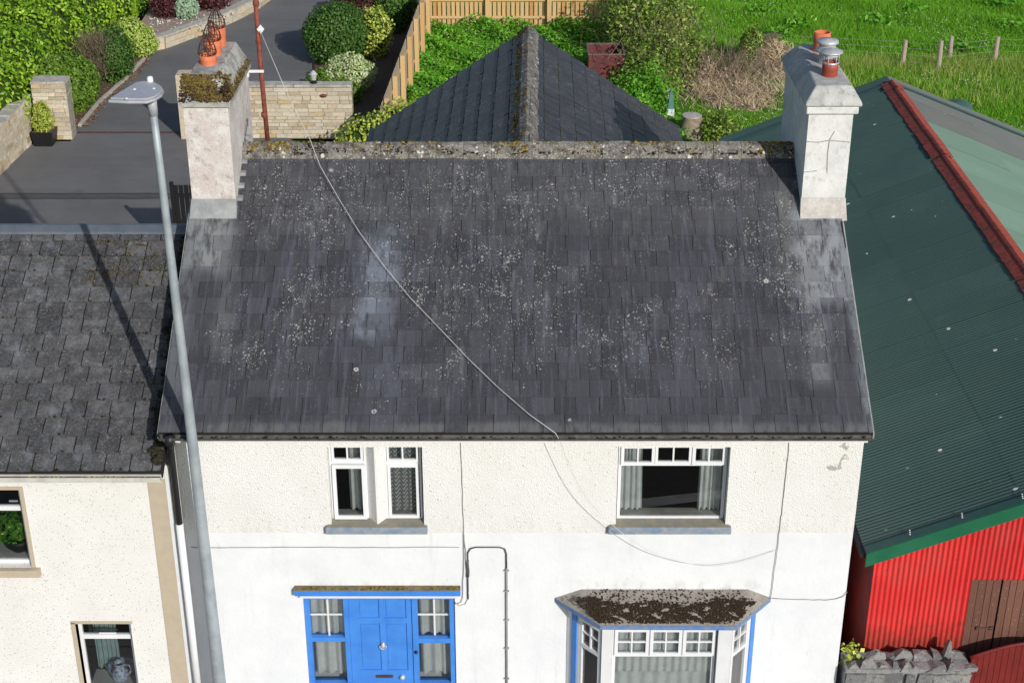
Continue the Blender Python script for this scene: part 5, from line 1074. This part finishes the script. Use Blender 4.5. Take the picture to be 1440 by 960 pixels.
# hay heaps
def straw_heap(lobes, n, label):
    c = lobes[0][0]; t = thing('straw_heap', (c[0], c[1], 0), label, 'straw heap'); P, N = lobes_points(lobes, n, (.7, 1.08), .12); k = len(P)
    T = unit(np.cross(N, rng.normal(0, 1, (k, 3))) + rng.normal(0, .30, (k, 3))); B = unit(np.cross(N, T)); ln = rng.uniform(.08, .30, (k, 1)); w_ = .010
    V = np.stack([P - T * ln - B * w_, P - T * ln + B * w_, P + T * ln + B * w_, P + T * ln - B * w_], 1).reshape(-1, 3); link('straw', np_mesh('straw', V, np.arange(4 * k).reshape(k, 4), 'straw'), t); link('heap_core', core_mesh('heap_core', lobes, 'straw', .85), t)
straw_heap([((6.3, 31.6, .15), (.6, .7, .75)), ((6.9, 31.1, .1), (.6, .6, .55)), ((7.3, 30.5, .1), (.6, .6, .45)), ((7.8, 30.1, .05), (.6, .7, .30)), ((6.2, 30.6, .1), (.5, .6, .42)), ((6.9, 29.6, .0), (.8, .6, .25)), ((5.7, 31.7, .1), (.5, .5, .5)), ((7.4, 31.6, .05), (.5, .5, .45)), ((7.4, 29.2, .0), (.6, .5, .15))], 8000, 'large tangled heap of dry straw coloured cuttings behind the rear wing')
straw_heap([((8.8, 33.7, .2), (.6, .7, .78)), ((9.3, 33.3, .1), (.6, .6, .55)), ((9.0, 32.6, .05), (.6, .6, .3)), ((9.9, 33.0, .0), (.6, .5, .3))], 3800, 'smaller dry grass mound left of the white chimney top')
n = 2600; P = np.stack([rng.normal(7.2, 1.1, n), rng.normal(30.6, 1.2, n), rng.uniform(.05, .45, n)], 1); o = link('loose_straw', blade_mesh('loose_straw', P, .30, .012, 'straw', 1.4)); o['kind'] = 'stuff'; tag(o, 'loose dry stalks strewn in the grass round the straw heaps', 'straw')
n = 420; P = np.stack([rng.normal(7.0, .8, n), rng.normal(31.2, .6, n), rng.uniform(.3, .8, n)], 1); o = link('dead_stems', blade_mesh('dead_stems', P, .75, .012, 'twig', .6)); o['kind'] = 'stuff'; tag(o, 'thin dead stems sticking out of the larger straw heap', 'stems')
shrub('shrub', [((8.15, 33.7, .6), (.42, .4, .72))], 1800, .05, 'leaf_bramble', 'dark ivy stub growing between the two straw heaps', spread=1.)
# grass ------------------------------------------------------------------
n = 330000; X = rng.uniform(4.4, 26, n); Y = 20.5 + 30 * rng.uniform(0, 1, n) ** .85; keep = ~((X < 5.5) & (Y > 23) & (Y < 38)); X, Y = X[keep], Y[keep]
P = np.stack([X, Y, np.zeros(len(X))], 1)
h = .10 + .07 * np.sin(X * .9 + Y * .5) * np.sin(Y * .8) + .06 * np.sin(X * 2.3 + 1) * np.sin(Y * 1.9); h = np.clip(h, .05, .3) * np.where(Y > 35, 1.5, 1)
o = link('grass', blade_mesh('grass', P, h * 1.3, .014, 'blade', .55)); o['kind'] = 'stuff'; tag(o, 'lush bright green grass of the field behind the shed', 'grass')
n = 26000; X = rng.uniform(9.5, 24, n); Y = np.where(rng.uniform(0, 1, n) < .65, rng.normal(33.4, .45, n), rng.uniform(29, 34, n)); o = link('tall_grass', blade_mesh('tall_grass', np.stack([X, Y, np.zeros(n)], 1), .34, .010, 'blade_dry', .35)); o['kind'] = 'stuff'; tag(o, 'tall yellowing grass along the wire fence', 'grass')
n = 3000; X = rng.uniform(7, 24, n); Y = rng.uniform(26, 44, n); dn = np.sin(X * .8 + 2) + np.sin(Y * .9 + X * .3) + rng.normal(0, .6, n); k = dn > .5
P = np.stack([X[k], Y[k], rng.uniform(.10, .26, k.sum())], 1); o = link('wild_flowers', blob_mesh('wild_flowers', P, np.full(len(P), .022), 'petal_white', .6)); o['kind'] = 'stuff'; tag(o, 'small white wild flowers scattered through the grass', 'flowers')
n = 600; P = np.stack([rng.uniform(-2.8, 4.2, n), rng.uniform(24, 38, n), rng.uniform(.3, .45, n)], 1); k = rng.uniform(0, 1, n) < .35; o = link('garden_flowers', blob_mesh('garden_flowers', P[k], np.full(k.sum(), .022), 'petal_white', .6)); o['kind'] = 'stuff'; tag(o, 'few tiny white flowers among the garden weeds', 'flowers')
for k_ in range(9):
    cx_, cy_ = random.uniform(8.5, 19), random.uniform(35, 41.5); n = 90; P = np.stack([rng.normal(cx_, .28, n), rng.normal(cy_, .28, n), rng.uniform(.05, .4, n)], 1)
    o = link('dock_weed', leaf_mesh('dock_weed', P, np.tile([0, -.3, 1.], (n, 1)), .12, 'leaf_ground', .8, .45)); o['kind'] = 'stuff'; tag(o, 'broad leaved weed clump growing in the field', 'weeds', 'weed clumps in the field')
# small things in the back garden
t = thing('metal_skip', (3.1, 32.6, 0), 'open rusty red metal box half hidden in weeds', 'skip')
b = MB(); x0, x1, y0, y1, zz = 2.50, 3.66, 31.5, 32.75, 1.0
b.box(x0, x1, y0, y0 + .03, 0, zz); b.box(x0, x1, y1 - .03, y1, 0, zz); b.box(x0, x0 + .03, y0 + .03, y1 - .03, 0, zz); b.box(x1 - .03, x1, y0 + .03, y1 - .03, 0, zz); b.box(x0 + .03, x1 - .03, y0 + .03, y1 - .03, .1, .14); ob('body', b, 'skip_red', t)
b = MB(); frame_pts = [(x0 - .01, y0 - .01), (x1 + .01, y0 - .01), (x1 + .01, y1 + .01), (x0 - .01, y1 + .01)]
b.box(x0 - .03, x1 + .03, y0 - .03, y0 + .03, zz, zz + .04); b.box(x0 - .03, x1 + .03, y1 - .03, y1 + .03, zz, zz + .04); b.box(x0 - .03, x0 + .03, y0 + .03, y1 - .03, zz, zz + .04); b.box(x1 - .03, x1 + .03, y0 + .03, y1 - .03, zz, zz + .04); ob('rim', b, 'skip_rim', t)
t = thing('tree_stump', (5.35, 26.4, 0), 'pale sawn tree stump in brambles right of the wing roof', 'stump')
b = MB(); pr_ = [(.40, 0), (.34, .2), (.31, .5), (.30, .66)]; b.lathe((5.35, 26.4, 0), pr_, 14); b.v = [(x + .05 * math.sin(z * 5 + y * 9), y, z) for x, y, z in b.v]; ob('trunk', b, 'bark', t, True)
b = MB(); b.lathe((5.35, 26.4, 0), [(.30, .655), (.29, .68), (.0, .69)], 14); ob('cut_face', b, 'coping_pale', t)
t = thing('garden_post', (4.88, 28.1, 0), 'narrow teal painted post with white foot at edge of wing roof', 'post')
b = MB(); b.prism([(4.80, 28.08, .3), (4.98, 28.08, .3), (4.94, 28.08, .75), (4.88, 28.08, .98), (4.84, 28.08, .75)], (0, .08, 0)); ob('pointed_top', b, 'teal_plastic', t)
b = MB(); b.box(4.78, 5.0, 28.05, 28.2, 0, .3); ob('foot', b, 'white_paint', t)
b = MB(); b.box(4.86, 5.02, 29.2, 29.32, 0, .62); tag(ob('garden_post', b, 'pale_stone', None), 'short pale grey post standing behind the teal one', 'post')
b = MB(); b.lathe((6.05, 40.2, 0), [(.5, 0), (.52, .3), (.4, .55), (.2, .66), (0, .7)], 10); b.v = [(x + .06 * math.sin(y * 7 + z * 5), y + .05 * math.sin(x * 9), z) for x, y, z in b.v]; tag(ob('boulder', b, 'pale_stone', None, False), 'pale grey boulder at the field edge behind the ivy bush', 'boulder')
t = thing('storage_tank', (11.4, 20.3, 0), 'rounded teal tank top rising behind the far edge of shed roof', 'tank')
b = MB(); b.lathe((11.4, 20.3, 0), [(.42, 0), (.42, 2.75), (.38, 2.95), (.25, 3.08), (0, 3.13)], 24); ob('body', b, 'teal_tank', t, True); b = MB(); b.lathe((11.4, 20.3, 0), [(.43, 2.70), (.45, 2.72), (.45, 2.78), (.43, 2.80)], 24); ob('band', b, 'teal_tank', t, True)
# wire fence
wf = thing('wire_fence', (15, 33.3, 0), 'wire stock fence on weathered wooden posts across the field', 'fence')
PST = [(8.6, 34.3, .9), (13.2, 33.3, .98), (14.35, 33.0, 1.05), (15.0, 34.1, .9), (16.4, 33.65, 1.0), (19.4, 33.4, 1.0), (22.5, 33.2, 1.0)]
for i, (x, y, h_) in enumerate(PST):
    b = MB(); b.tube([(x, y, 0), (x + random.uniform(-.03, .05), y, h_)], [.088, .075], 9); ob('post', b, 'timber_grey', wf)
line = [PST[i] for i in (0, 1, 2, 4, 5, 6)]
for z in (.25, .5, .72, .92):
    b = MB(); b.tube([(x, y - .07, z + (.02 if i % 2 else 0)) for i, (x, y, h_) in enumerate(line)], .0045, 4); ob('wire', b, 'cable_grey', wf)
